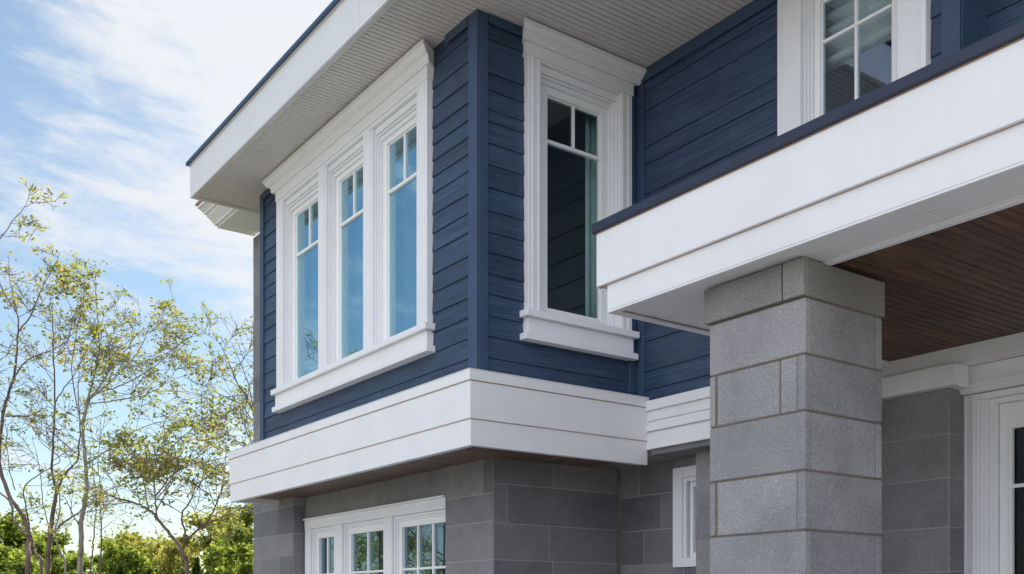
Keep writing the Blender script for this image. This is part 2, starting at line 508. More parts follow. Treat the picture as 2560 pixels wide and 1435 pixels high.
def siding_wall(frame, u0, u1, z0, z1, holes, lines=None, pitch=0.15):
    mb = MB(frame)
    if lines is None:
        lines = [3.44 + pitch * i for i in range(17)]
    lines = sorted([q for q in lines if z0 + 0.03 < q < z1 - 0.03])
    lines = [z0] + lines + [z1]
    for z, znext in zip(lines, lines[1:]):
        za, zb = z, znext
        if zb - za > 0.02:
            segs = [(u0, u1)]
            for h in holes:
                if zb > h[2] + 0.001 and za < h[3] - 0.001:
                    for ca, cb in ((za, min(zb, h[2])), (max(za, h[3]), zb)):
                        if cb - ca > 0.012 and min(u1, h[1]) > max(u0, h[0]):
                            wb = 0.017 if ca == za else 0.006 + 0.011 * (zb - ca) / (zb - za)
                            mb.prism_u([(0.0, ca + 0.002), (wb, ca + 0.002), (wb, ca + 0.006), (0.005, cb), (0.0, cb)], max(u0, h[0]), min(u1, h[1]), 0.5)
                    ns = []
                    for a, b in segs:
                        if h[1] <= a or h[0] >= b:
                            ns.append((a, b)); continue
                        if h[0] > a: ns.append((a, h[0]))
                        if h[1] < b: ns.append((h[1], b))
                    segs = ns
            jj = []
            x = u0 + rng.uniform(0.6, 3.2)
            while x < u1 - 0.5:
                jj.append(x); x += rng.uniform(2.4, 3.6)
            for a, b in segs:
                cuts = [a] + [j for j in jj if a + 0.15 < j < b - 0.15] + [b]
                for c, d in zip(cuts, cuts[1:]):
                    sag = rng.uniform(-0.0012, 0.0012)
                    prof = [(0.0, za + 0.004), (0.015 + sag, za + 0.005), (0.015 + sag, za + 0.010), (0.005, zb + 0.003), (0.0, zb + 0.003)]
                    mb.prism_u(prof, c + (0.0012 if c != a else 0), d - (0.0012 if d != b else 0), rng.random())
    return mb


# openings (u0, u1, z0, z1)
HA = [(6.99, 9.66, 3.83, 5.70)]
HB = [(4.70, 5.525, 3.85, 5.75)]
HC = [(3.75, 4.51, 3.95, 5.88)]

SA = [(6.836, 9.819, 3.63, 5.955)]      # casing outlines, cut out of the cladding
SB = [(4.581, 5.644, 3.66, 5.96)]
SC = [(3.556, 4.704, 3.80, 5.925)]
LA = [3.46, 3.61, 3.765, 3.914, 4.078, 4.225, 4.40, 4.544, 4.69, 4.858, 4.985, 5.11, 5.237, 5.366, 5.524, 5.676, 5.85]
LB = [3.46, 3.62, 3.77, 3.93, 4.08, 4.24, 4.39, 4.55, 4.72, 4.89, 5.05, 5.21, 5.30, 5.44, 5.57, 5.82]
LC = [3.38, 3.53, 3.78, 3.93, 4.12, 4.27, 4.52, 4.74, 4.98, 5.22, 5.365, 5.66, 5.82]
# backing walls (sheathing) of the upper storey
mb = MB(FA(XA)); cut_boxes(mb, YB + 0.02, 10.33, ZB0 + 0.1, SOF + 0.1, -0.16, -0.001, HA); mb.build('wall', M['navy_trim'], house)
mb = MB(FB(YB)); cut_boxes(mb, XA + 0.001, 6.2, ZB0 + 0.1, SOF + 0.1, -0.16, -0.001, HB); mb.build('wall', M['navy_trim'], house)
mb = MB(FA(XC)); cut_boxes(mb, 3.39, 4.62, 3.56, SOF + 0.1, -0.16, -0.001, HC); mb.box(4.6205, YB, -0.16, -0.001, 2.9, SOF + 0.1); mb.build('wall', M['navy_trim'], house)
mb = MB(); mb.box(XA + 0.16, 9.0, 10.17, 10.33, ZB0 + 0.1, SOF + 0.1); mb.build('wall', M['slate'], house)

siding_wall(FA(XA), YB + 0.02, 10.30, ZB1 - 0.03, SOF, SA, LA).build('siding_wall', M['siding'], house)
siding_wall(FB(YB), XA + 0.02, XC - 0.02, ZB1 - 0.03, SOF, SB, LB).build('siding_wall', M['siding'], house)
siding_wall(FA(XC), 3.44, 4.56, 3.56, SOF, SC, LC).build('siding_wall', M['siding'], house)
siding_wall(FA(XC), 4.5605, YB - 0.02, 3.22, SOF, SC, LC).build('siding_wall', M['siding'], house)
mb = siding_wall(FA(6.03), 0.4, 3.38, 3.6, SOF, []); mb.build('siding_wall', M['siding'], house)
mb = MB(FA(6.03)); mb.box(0.4, 3.39, -0.16, -0.001, 3.4, SOF + 0.1); mb.build('wall', M['room'], house)

# corner boards
mb = MB()
mb.box(XA - 0.030, XA - 0.004, YB - 0.030, YB + 0.085, ZB1 - 0.02, SOF - 0.001)
mb.box(XA - 0.003, XA + 0.075, YB - 0.030, YB - 0.002, ZB1 - 0.02, SOF - 0.001)
mb.build('corner_board', M['navy_trim'], house, 0.003)
mb = MB(); mb.box(XA - 0.028, XA + 0.03, 10.25, 10.34, ZB1 - 0.02, SOF - 0.001); mb.build('corner_board', M['navy_trim'], house, 0.003)
mb = MB(); mb.box(XC - 0.10, XC - 0.028, YB - 0.034, YB - 0.003, ZB1 - 0.02, SOF - 0.001)
mb.box(XC - 0.030, XC - 0.002, YB - 0.115, YB - 0.036, ZB1 - 0.02, SOF - 0.001); mb.build('corner_board', M['navy_trim'], house, 0.003)
mb = MB(); mb.box(XC - 0.030, XC - 0.002, 3.36, 3.48, 3.5, SOF - 0.001); mb.box(XC, 6.03, 3.36, 3.388, 3.5, SOF - 0.001)
mb.build('corner_board', M['navy_trim'], house, 0.003)

# frieze boards in navy under the soffit
mb = MB(FB(YB)); mb.box(XA + 0.077, XC - 0.03, 0.0225, 0.034, SOF - 0.07, SOF - 0.001); mb.build('frieze_board', M['navy_trim'], house, 0.002)
mb = MB(FA(XA)); mb.box(YB + 0.087, 6.62, 0.0225, 0.034, SOF - 0.07, SOF - 0.001); mb.build('frieze_board', M['navy_trim'], house, 0.002)
mb = MB(FA(XA)); mb.box(9.80, 10.248, 0.0225, 0.034, SOF - 0.07, SOF - 0.001)
mb.build('frieze_board', M['navy_trim'], house, 0.002)
mb = MB(FA(XC)); mb.box(3.482, YB - 0.118, 0.0225, 0.036, SOF - 0.10, SOF - 0.001); mb.build('frieze_board', M['navy_trim'], house, 0.002)

# white trim band round the bay: mitred profile swept round the corners
def sweep(path, prof, name, mat, parent, closed_ends=True, bevel=0.0):
    """prof points (off, z): off is the outward offset from the path (path runs so that outward is to the left)"""
    mb = MB(); n = len(prof); k = len(path)
    pts = []
    for i, p in enumerate(path):
        p = Vector(p)
        d0 = (p - Vector(path[i - 1])).normalized() if i > 0 else None
        d1 = (Vector(path[i + 1]) - p).normalized() if i < k - 1 else None
        if d0 is None: d0 = d1
        if d1 is None: d1 = d0
        n0 = Vector((-d0.y, d0.x)); n1 = Vector((-d1.y, d1.x))
        mvec = n0 + n1; mvec = mvec / max(1e-6, mvec.dot(n0))
        for off, z in prof:
            pts.append((p.x + mvec.x * off, p.y + mvec.y * off, z))
    fs = []
    for i in range(k - 1):
        for j in range(n):
            a = i * n + j; b = i * n + (j + 1) % n
            fs.append((a, b, b + n, a + n))
    fs.append(tuple(range(n))); fs.append(tuple(range((k - 1) * n, k * n))[::-1])
    mb.add(pts, fs)
    return mb.build(name, mat, parent, bevel)


# path runs from the inner corner to the bay corner to its far end and back; outward must be on the left -> go reversed
BP = [(4.55, 10.78), (X0, 10.78), (X0, Y0), (5.69, Y0)]
BP = [(p[0], p[1]) for p in BP]


def left_out(path):
    # make the outward side the left one for a path that goes round the house
    return path[::-1]


bp = left_out(BP)
sweep(bp, [(-0.19, 3.225), (-0.19, ZB1 + 0.012), (0.010, ZB1), (0.010, 3.228)], 'trim_band', M['white'], house, bevel=0.0025)
sweep(bp, [(-0.19, 2.957), (-0.19, 3.2245), (0.0, 3.2245), (0.0, 2.957)], 'trim_band', M['white'], house, bevel=0.0025)
sweep(bp, [(-0.04, ZB0), (-0.04, 2.9565), (-0.009, 2.9565), (-0.009, ZB0)], 'trim_band', M['white'], house, bevel=0.0025)
sweep(bp, [(-0.03, 3.2246), (-0.03, 3.2279), (0.005, 3.2279), (0.005, 3.2246)], 'sealant_line', M['caulk'], house)
sweep(bp, [(-0.03, 2.9528), (-0.03, 2.9572), (-0.0045, 2.9572), (-0.0045, 2.9528)], 'sealant_line', M['caulk'], house)
# metal flashing along the top of the band
sweep(bp, [(-0.19, ZB1 + 0.0125), (-0.19, ZB1 + 0.016), (0.013, ZB1 + 0.004), (0.013, ZB1 + 0.0005)], 'flashing', M['white_gloss'], house)
# the return band on the main wall
mb = MB(FA(5.69))
mb.box(4.64, Y0 + 0.03, -0.05, 0.030, 3.195, 3.275)
mb.box(4.64, Y0 + 0.03, -0.05, 0.012, 3.112, 3.1945); mb.box(4.64, Y0 + 0.03, -0.05, 0.002, 3.085, 3.1115)
mb.box(4.64, Y0 + 0.03, -0.05, 0.022, 3.030, 3.0845); mb.box(4.64, Y0 + 0.03, -0.05, 0.0, 3.018, 3.0295)
mb.box(4.64, Y0 + 0.03, -0.05, 0.009, 2.895, 3.0175)
mb.box(4.64, Y0 + 0.03, -0.05, 0.020, 2.885, 2.8945)
mb.build('trim_band', M['white'], house, 0.0025)

# underside of the bay
mb = MB()
z = ZB0 + 0.055; y = Y0 + 0.08
while y < 10.73:
    y2 = min(y + 0.14, 10.73); mb.box(X0 + 0.08, 4.72, y + 0.002, y2 - 0.002, z, z + 0.02, rng.random()); y = y2
x = 4.722
while x < 5.68:
    x2 = min(x + 0.14, 5.68); mb.box(x + 0.002, x2 - 0.002, Y0 + 0.08, 6.80, z, z + 0.02, rng.random()); x = x2
mb.build('bay_underside', M['under'], house, 0.002)
mb = MB(); mb.box(X0 + 0.02, 9, Y0 + 0.02, 10.7, ZB0 + 0.08, ZB0 + 0.16); mb.build('floor_slab', M['room'], house)
mb = MB()
mb.box(X0 + 0.0095, X0 + 0.08, Y0 + 0.0095, 10.76, ZB0 + 0.004, ZB0 + 0.05)
mb.box(X0 + 0.081, 5.66, Y0 + 0.0095, Y0 + 0.079, ZB0 + 0.004, ZB0 + 0.05)
mb.build('band_return', M['white'], house, 0.002)


# ---- crown moulding profile (w outwards, z), scaled into a height
def crown_prof(z0, z1, depth, base=0.0):
    h = z1 - z0; d = depth - base
    P = lambda a, b: (base + d * a, z0 + h * b)
    pts = [P(0, 0), P(.50, 0), P(.50, .07), P(.54, .10), P(.58, .16), P(.57, .21), P(.54, .24)]
    for i in range(5):                      # cove
        a = i / 4 * math.pi / 2
        pts.append(P(.55 + .17 * (1 - math.cos(a)), .25 + .20 * math.sin(a)))
    pts += [P(.76, .46), P(.76, .52)]
    for i in range(5):                      # ogee top
        a = i / 4
        pts.append(P(.78 + .17 * a, .53 + .22 * (a - math.sin(a * 2 * math.pi) / (2 * math.pi))))
    pts += [P(.98, .76), P(.98, .90), P(1.0, .92), P(1.0, 1.0), P(0, 1.0)]
    return pts


def window(frame, u0, u1, z0, z1, openings, glass, bar_z=None, muntins=1, parent=house, crown=True, sill=True,
           cas=0.15, grid_z=(), head=0.10, cw=0.062, crown_top=None, label=None, sash_w=0.085, depth=0.0, stop=0.058):
    """casing + sill + crown, and for every opening a sash with its pane and muntins.  z0/z1: opening height.
    openings: list of (ua, ub)."""
    # casing: stepped flat boards round the openings
    mb = MB(frame)
    for s, e in ((u0, u0 + cas), (u1 - cas, u1)):
        mb.box(s, e, -0.02, cw, z0, z1 + head - 0.002)
    inner_l, inner_r = u0 + cas, u1 - cas
    mb.box(inner_l, inner_r, -0.02, cw - 0.004, z1 + 0.035, z1 + head - 0.002)
    # fluted beads on the casing sides
    for s, sg in ((u0 + 0.035, 1), (u1 - 0.035, -1)):
        mb.box(min(s, s + sg * 0.012), max(s, s + sg * 0.012), cw - 0.001, cw + 0.006, z0, z1 + head - 0.003)
        t = s + sg * (cas - 0.065)
        mb.box(min(t, t + sg * 0.018), max(t, t + sg * 0.018), cw - 0.001, cw + 0.005, z0, z1 + head - 0.004)
    # mullions
    for (a, b), (c, d) in zip(openings, openings[1:]):
        mb.box(b, c, -0.02, cw - 0.006, z0, z1 + 0.034)
        mb.box(b + 0.03, c - 0.03, cw - 0.007, cw + 0.004, z0, z1 + 0.033)
    # deep jamb boxes of every opening
    wd = -0.10 - depth
    for a, b in openings:
        mb.box(a, a + 0.018, wd, -0.0205, z0, z1); mb.box(b - 0.018, b, wd, -0.0205, z0, z1)
        mb.box(a, b, wd, -0.0205, z0 - 0.02, z0); mb.box(a, b, wd, -0.0205, z1, z1 + 0.03)
        # stepped stop mouldings between casing and sash
        for i, (ins, wo) in enumerate(((0.0, 0.028), (stop * 0.345, 0.010), (stop * 0.655, -0.008))):
            t = stop * 0.345
            mb.box(a + ins, a + ins + t, wd + 0.03, wo, z0, z1 - ins + (0.03 if i == 0 else 0))
            mb.box(b - ins - t, b - ins, wd + 0.03, wo, z0, z1 - ins + (0.03 if i == 0 else 0))
            if i == 0:
                mb.box(a + t, b - t, wd + 0.03, wo - 0.001, z1 - 0.0205, z1 + 0.034)
            else:
                mb.box(a + ins + t, b - ins - t, wd + 0.03, wo - 0.001, z1 - (0.0375 if i == 1 else 0.0735), z1 - (0.021 if i == 1 else 0.038))
    win = mb.build('window', M['white'], parent, 0.0022)
    if label: win['label'] = label
    # head board
    hb = MB(frame)
    if crown:
        hb.box(u0 - 0.012, u1 + 0.012, 0.0, cw + 0.006, z1 + head - 0.0015, z1 + head + 0.095)
        hb.build('head_board', M['white'], win, 0.002)
        ct = crown_top or z1 + head + 0.19
        cb = MB(frame); cb.prism_u(crown_prof(z1 + head + 0.096, ct, 0.165, 0.0), u0 - 0.015, u1 + 0.015, d0=0.6, d1=0.6)
        cb.build('crown_moulding', M['white'], win)
    else:
        hb.box(u0, u1, -0.02, cw + 0.012, z1 + head, z1 + head + 0.03)
        hb.build('head_board', M['white'], win, 0.002)
    if sill:
        sb = MB(frame)
        sb.box(u0 - 0.045, u1 + 0.045, 0.0, 0.105, z0 - 0.052, z0 - 0.001)
        sb.box(u0 - 0.01, u1 + 0.01, 0.0, 0.070, z0 - 0.175, z0 - 0.053)
        sb.box(u0 - 0.045, u1 + 0.045, 0.0, 0.092, z0 - 0.225, z0 - 0.1755)
        sb.build('sill', M['white'], win, 0.003)
    # sashes
    for a, b in openings:
        a2, b2 = a + stop, b - stop
        za, zb = z0 + 0.002, z1 - 0.058
        f0, f1 = -0.085 - depth, -0.030 - depth
        sm = MB(frame)
        sm.box(a2, a2 + sash_w, f0, f1, za, zb); sm.box(b2 - sash_w, b2, f0, f1, za, zb)
        sm.box(a2 + sash_w, b2 - sash_w, f0, f1 - 0.0005, za, za + sash_w); sm.box(a2 + sash_w, b2 - sash_w, f0, f1 - 0.0005, zb - sash_w, zb)
        ga, gb, gc, gd = a2 + sash_w, b2 - sash_w, za + sash_w, zb - sash_w
        t = 0.012
        sm.box(ga, ga + t, f0 + 0.01, f1 - 0.014, gc, gd); sm.box(gb - t, gb, f0 + 0.01, f1 - 0.014, gc, gd)
        sm.box(ga + t, gb - t, f0 + 0.01, f1 - 0.015, gc, gc + t); sm.box(ga + t, gb - t, f0 + 0.01, f1 - 0.015, gd - t, gd)
        sm.build('sash', M['white_gloss'], win, 0.002)
        # glazing bars (pattern of one pane, one piece)
        gm = MB(frame)
        mw = 0.010
        top0 = bar_z if bar_z else gc
        if bar_z:
            gm.box(ga + t, gb - t, f0 + 0.018, f1 - 0.006, bar_z - 0.014, bar_z + 0.014)
        for k in range(muntins):
            m0 = ga + (gb - ga) * (k + 1) / (muntins + 1)
            gm.box(m0 - mw, m0 + mw, f0 + 0.019, f1 - 0.010, (bar_z + 0.0145) if bar_z else gc, gd - t)
        for zg in grid_z:
            gm.box(ga + t, gb - t, f0 + 0.018, f1 - 0.0085, zg - 0.011, zg + 0.011)
        if gm.v:
            gm.build('glazing_bars', M['white_gloss'], win, 0.003)
        pm = MB(frame); pm.box(ga - 0.004, gb + 0.004, f0 + 0.022, f0 + 0.028, gc - 0.004, gd + 0.004)
        pm.build('pane', glass, win)
    return win


OA = [(7.00, 7.755), (7.925, 8.665), (8.835, 9.655)]
window(FA(XA), 6.84, 9.815, 3.835, 5.685, OA, M['glass_blue'], bar_z=5.15, cas=0.16, head=0.07, crown_top=SOF - 0.02, stop=0.034, sash_w=0.062,
       label='triple window with tall blue reflecting panes under a long crown moulding')
window(FB(YB), 4.585, 5.640, 3.86, 5.735, [(4.705, 5.52)], M['glass'], bar_z=5.245, cas=0.12, head=0.055, crown_top=SOF - 0.015, sash_w=0.075,
       label='tall narrow window with dark panes beside the inner corner')
M['glass_porch'] = glass_mat('lightly_coated_glass', 0.20, (0.66, 0.78, 1.0), (0.90, 0.95, 0.95))
window(FA(XC), 3.56, 4.70, 3.99, 5.86, [(3.765, 4.50)], M['glass_porch'], bar_z=None, muntins=1, grid_z=(5.475,), cas=0.20, head=0.03, crown=False, sash_w=0.045, stop=0.045,
       label='window above the porch roof with a pleated blind drawn down')

# ------------------------------------------------------------------ eaves: soffit, fascia, roof
SX0, SX1, SY0, SY1 = 3.60, 6.10, 2.44, 10.76
EY = 5.08; EX = 4.66        # inner corner of the eave line
mb = MB()
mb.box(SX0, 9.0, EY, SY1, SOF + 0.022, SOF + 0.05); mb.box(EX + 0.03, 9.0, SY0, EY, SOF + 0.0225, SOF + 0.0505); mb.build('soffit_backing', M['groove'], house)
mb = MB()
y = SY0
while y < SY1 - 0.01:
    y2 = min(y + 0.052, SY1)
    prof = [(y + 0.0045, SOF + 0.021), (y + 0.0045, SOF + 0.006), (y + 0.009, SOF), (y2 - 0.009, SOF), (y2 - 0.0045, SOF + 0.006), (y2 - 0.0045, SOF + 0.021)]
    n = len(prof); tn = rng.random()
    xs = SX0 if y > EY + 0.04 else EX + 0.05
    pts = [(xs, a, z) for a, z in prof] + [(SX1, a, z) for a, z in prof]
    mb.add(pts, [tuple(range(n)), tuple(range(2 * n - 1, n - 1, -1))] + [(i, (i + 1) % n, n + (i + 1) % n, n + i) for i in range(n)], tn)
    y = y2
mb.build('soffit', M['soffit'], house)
# fascia boards with joints
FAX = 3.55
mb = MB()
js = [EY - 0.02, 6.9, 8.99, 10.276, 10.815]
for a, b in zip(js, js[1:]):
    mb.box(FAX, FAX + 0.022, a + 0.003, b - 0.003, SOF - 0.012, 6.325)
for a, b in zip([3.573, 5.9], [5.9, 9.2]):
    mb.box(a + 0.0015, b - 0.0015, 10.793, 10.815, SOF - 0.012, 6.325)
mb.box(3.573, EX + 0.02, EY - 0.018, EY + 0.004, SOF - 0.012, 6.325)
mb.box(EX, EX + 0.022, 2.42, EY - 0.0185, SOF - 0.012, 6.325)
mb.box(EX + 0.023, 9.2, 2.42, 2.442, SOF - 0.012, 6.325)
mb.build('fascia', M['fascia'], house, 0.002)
mb = MB()
mb.box(FAX + 0.023, FAX + 0.062, EY + 0.006, 10.791, SOF - 0.011, SOF + 0.0)
mb.box(FAX + 0.063, 9.2, 10.752, 10.791, SOF - 0.011, SOF + 0.0)
mb.box(FAX + 0.063, EX + 0.02, EY + 0.006, EY + 0.045, SOF - 0.011, SOF + 0.0)
mb.build('eave_trim', M['soffit'], house, 0.002)
mb = MB()
mb.box(FAX - 0.012, FAX + 0.02, EY - 0.03, 10.83, 6.3255, 6.338); mb.build('drip_trim', M['soffit'], house, 0.002)
mb = MB()
mb.box(FAX - 0.036, FAX + 0.10, EY - 0.054, 10.85, 6.3385, 6.375)
mb.box(FAX + 0.1005, EX - 0.037, EY - 0.054, EY + 0.08, 6.3385, 6.375)
mb.box(EX - 0.036, EX + 0.10, 2.38, EY + 0.08, 6.3385, 6.375)
mb.build('roof_edge', M['roof_edge'], house, 0.003)
mb = MB()
a = [(FAX, EY - 0.03, 6.376), (EX - 0.01, EY - 0.03, 6.376), (EX - 0.01, 2.4, 6.376), (9.6, 2.4, 6.376), (9.6, 10.83, 6.376), (FAX, 10.83, 6.376), (7.2, 5.2, 7.0), (9.2, 5.2, 7.0), (9.2, 8.0, 7.0), (7.2, 8.0, 7.0)]
mb.add(a, [(0, 5, 4, 3, 2, 1), (6, 7, 8, 9), (2, 3, 7, 6), (3, 4, 8, 7), (4, 5, 9, 8), (5, 0, 6, 9), (0, 1, 6), (1, 2, 6)])
mb.build('roof', M['roofing'], house)

# ------------------------------------------------------------------ stone walls
def stone_facing(frame, u0, u1, zs, mat, parent, t=0.03, gap=0.009, lens=(0.55, 0.95), holes=(), name='stone_wall', seed=1, back=None, joints=None, bev=0.003):
    r = random.Random(seed)
    mb = MB(frame); mb.mi = 0
    for i, (za, zb) in enumerate(zip(zs, zs[1:])):
        if joints and i < len(joints) and joints[i] is not None:
            cu = [u0] + joints[i] + [u1]
        else:
            cu = [u0]; x = u0 + r.uniform(*lens) * (0.45 if i % 2 else 1.0)
            while x < u1 - 0.12:
                cu.append(x); x += r.uniform(*lens)
            cu.append(u1)
        segs = []
        for a, b in zip(cu, cu[1:]):
            parts = [(a, b)]
            for h in holes:
                if h[2] < zb - 0.01 and h[3] > za + 0.01:
                    nn = []
                    for c, d in parts:
                        if h[1] <= c or h[0] >= d: nn.append((c, d)); continue
                        if h[0] > c + 0.03: nn.append((c, h[0]))
                        if h[1] < d - 0.03: nn.append((h[1], d))
                    parts = nn
            segs += [(c, d, za, zb) for c, d in parts]
            # slivers above or below an opening inside this course
            for h in holes:
                c, d = max(a, h[0]), min(b, h[1])
                if d - c > 0.03:
                    if za < h[2] < zb and h[2] - za > 0.02: segs.append((c, d, za, h[2]))
                    if za < h[3] < zb and zb - h[3] > 0.02: segs.append((c, d, h[3], zb))
        for c, d, e, f in segs:
            j = r.uniform(0, 0.0035)
            mb.box(c + gap / 2, d - gap / 2, 0.0, t + j, e + gap / 2, f - gap / 2, r.random())
    nmain = len(mb.v)
    o = mb.build(name, mat, parent, bev)
    mm = MB(frame); cut_boxes(mm, u0 + 0.004, u1 - 0.004, zs[0], zs[-1], -0.12, t - 0.002, list(holes))
    return o, mm


def course_list(top, pitch, n):
    return [top - pitch * i for i in range(n, -1, -1)]


ZS = [-0.02, 0.19, 0.49, 0.79, 1.09, 1.39, 1.70, 2.00, 2.30, 2.535, 2.84]
# lower wall of the bay facing -X (flush with the window)
HL = [(7.0, 10.33, 0.9, 2.57)]
o, mm = stone_facing(FA(4.70), 6.755, 10.40, ZS, M['slate'], house, 0.03, holes=HL, seed=11, joints=[None] * 8 + [None, [7.42, 8.72]])
mm.build('mortar_joints', M['mortar_pale'], o)
o, mm = stone_facing(FA(4.70), 6.72, 7.44, [0.19 if False else -0.02, 0.19, 0.49, 0.79, 1.09, 1.39, 1.70, 2.00, 2.31, 2.54, 2.838], M['slate'], house, 0.052, seed=12,
                     joints=[[], [7.0], [], [], [7.1], [], [], [], [], [6.86]])
mm.build('mortar_joints', M['mortar_pale'], o)
# lower wall facing -Y
o, mm = stone_facing(FB(6.75), 4.652, 5.985, [-0.02, 0.19, 0.49, 0.79, 1.09, 1.39, 1.70, 2.00, 2.295, 2.615, 2.838], M['slate'], house, 0.03, seed=13,
                     joints=[None] * 7 + [[5.22], [4.79], [5.27]])
mm.build('mortar_joints', M['mortar_pale'], o)
# lower main wall facing -X with the small window
HS = [(5.62, 6.05, 1.94, 2.765)]
o, mm = stone_facing(FA(6.05), 4.62, 6.72, [-0.02, 0.19, 0.49, 0.79, 1.09, 1.39, 1.68, 1.98, 2.275, 2.575, 2.88], M['slate'], house, 0.03, seed=14, holes=HS,
                     joints=[None] * 7 + [[5.5, 6.42], [5.4, 6.21], [5.45, 6.48]])
mm.build('mortar_joints', M['mortar_pale'], o)
# pilaster right of the small window
o, mm = stone_facing(FA(5.93), 4.62, 5.70, [-0.02, 0.35, 0.8, 1.25, 1.68, 2.14, 2.52, 2.88], M['granite'], house, 0.03, seed=15, lens=(0.6, 0.7))
mm.build('mortar_joints', M['mortar_pale'], o)
# ledge under the return band
mb = MB(); mb.box(5.70, 6.02, 4.62, 6.0, 2.84, 2.883); mb.build('stone_ledge', M['slate'], house, 0.004)
# stone tower at the far end of the bay
TZ = [-0.02, 0.25, 0.55, 0.85, 1.15, 1.45, 1.72, 1.93, 2.19, 2.43, 2.73, 3.05, 3.37, 3.69, 4.01, 4.33, 4.65, 4.97, 5.29, 5.61, 5.98]
o, mm = stone_facing(FA(4.56), 10.375, 11.52, TZ, M['slate'], house, 0.03, seed=16, lens=(0.7, 1.2))
mm.build('mortar_joints', M['mortar_pale'], o)
o, mm = stone_facing(FB(10.405), 4.532, 4.70, TZ[:11], M['slate'], house, 0.03, seed=17, lens=(0.7, 1.2))
mm.build('mortar_joints', M['mortar_pale'], o)
mb = MB(); mb.box(4.67, 9.0, 10.42, 11.50, -0.02, 6.3); mb.build('wall', M['slate'], house)

# rear cornice beyond the tower: stepped mouldings along Y
def prism_y(mb, prof, y0, y1):
    n = len(prof)
    pts = [(x, y0, z) for x, z in prof] + [(x, y1, z) for x, z in prof]
    mb.add(pts, [tuple(range(n)), tuple(range(2 * n - 1, n - 1, -1))] + [(i, (i + 1) % n, n + (i + 1) % n, n + i) for i in range(n)])


mb = MB()
cp = [(4.56, 6.02), (4.11, 6.02), (4.11, 6.040), (4.075, 6.040), (4.075, 6.055), (3.985, 6.125), (3.985, 6.140), (3.955, 6.140),
      (3.955, 6.152), (3.900, 6.190), (3.880, 6.190), (3.880, 6.225), (4.56, 6.225)]
prism_y(mb, cp, 10.86, 11.56)
mb.build('rear_cornice', M['white'], house, 0.002)
mb = MB(); mb.box(3.86, 4.7, 10.86, 11.58, 6.226, 6.25); mb.build('rear_roof_edge', M['caulk'], house)

# ------------------------------------------------------------------ lower triple window (set in the stone)
def low_window():
    f = FA(4.66)
    mb = MB(f)
    mb.box(7.4415, 10.335, -0.06, 0.012, 2.47, 2.565)          # head board
    mb.box(7.4415, 10.34, -0.02, 0.030, 2.566, 2.585)
    mb.box(10.20, 10.335, -0.06, 0.008, 0.95, 2.4695)        # left casing
    for a, b in ((9.44, 9.62), (8.40, 8.55)):
        mb.box(a, b, -0.06, 0.006, 0.95, 2.4695)
    for a, b in ((7.12, 8.40), (8.55, 9.44), (9.62, 10.20)):
        for ins, wo in ((0.0, -0.020), (0.022, -0.036)):
            mb.box(a + ins, a + ins + 0.022, -0.10, wo, 0.95, 2.4695 - ins); mb.box(b - ins - 0.022, b - ins, -0.10, wo, 0.95, 2.4695 - ins)
            mb.box(a + ins + 0.022, b - ins - 0.022, -0.10, wo - 0.001, 2.4455 - ins, 2.4695 - ins)
    mb.box(7.06, 10.34, -0.06, 0.05, 0.89, 0.9495)
    w = mb.build('window', M['white'], house, 0.0022)
    w['label'] = 'wide ground floor window with small gridded panes set in the stone'
    for (a, b), nm in (((7.12, 8.40), 3), ((8.55, 9.44), 1), ((9.62, 10.20), 1)):
        a2, b2 = a + 0.046, b - 0.046; s_ = 0.06 if b - a > 0.7 else 0.055
        sm = MB(f); zt = 2.4235
        sm.box(a2, a2 + s_, -0.095, -0.046, 0.96, zt); sm.box(b2 - s_, b2, -0.095, -0.046, 0.96, zt)
        sm.box(a2 + s_, b2 - s_, -0.095, -0.047, zt - 0.062, zt); sm.box(a2 + s_, b2 - s_, -0.095, -0.047, 0.96, 1.02)
        sm.build('sash', M['white_gloss'], w, 0.002)
        g = MB(f); ga, gb = a2 + s_, b2 - s_
        for k in range(nm):
            m0 = ga + (gb - ga) * (k + 1) / (nm + 1)
            g.box(m0 - 0.011, m0 + 0.011, -0.085, -0.056, 1.02, zt - 0.062)
        for zg in (1.97, 1.50):
            g.box(ga, gb, -0.085, -0.0545, zg - 0.011, zg + 0.011)
        g.build('glazing_bars', M['white_gloss'], w, 0.003)
        p = MB(f); p.box(ga - 0.004, gb + 0.004, -0.082, -0.076, 1.016, zt - 0.058); p.build('pane', M['glass_low'], w)


low_window()

# small window
f = FA(6.02)
mb = MB(f)
mb.box(5.95, 6.055, -0.08, 0.02, 1.945, 2.765); mb.box(5.62, 5.949, -0.08, 0.019, 2.68, 2.765); mb.box(5.62, 5.949, -0.08, 0.019, 1.945, 2.02)
mb.box(5.915, 5.949, -0.08, 0.004, 2.021, 2.679); mb.box(5.62, 5.914, -0.08, 0.003, 2.645, 2.679)
w = mb.build('window', M['white'], house, 0.002); w['label'] = 'small narrow window in the stone beside the column'
mb = MB(f); mb.box(5.87, 5.905, -0.08, -0.03, 2.021, 2.644); mb.box(5.62, 5.869, -0.08, -0.031, 2.60, 2.644); mb.box(5.62, 5.869, -0.08, -0.031, 2.021, 2.06)
mb.build('sash', M['white_gloss'], w, 0.002)
mb = MB(f); mb.box(5.62, 5.868, -0.068, -0.062, 2.061, 2.599); mb.build('pane', M['glass'], w)

# ------------------------------------------------------------------ porch roof
PX = 4.03
porch = MB()
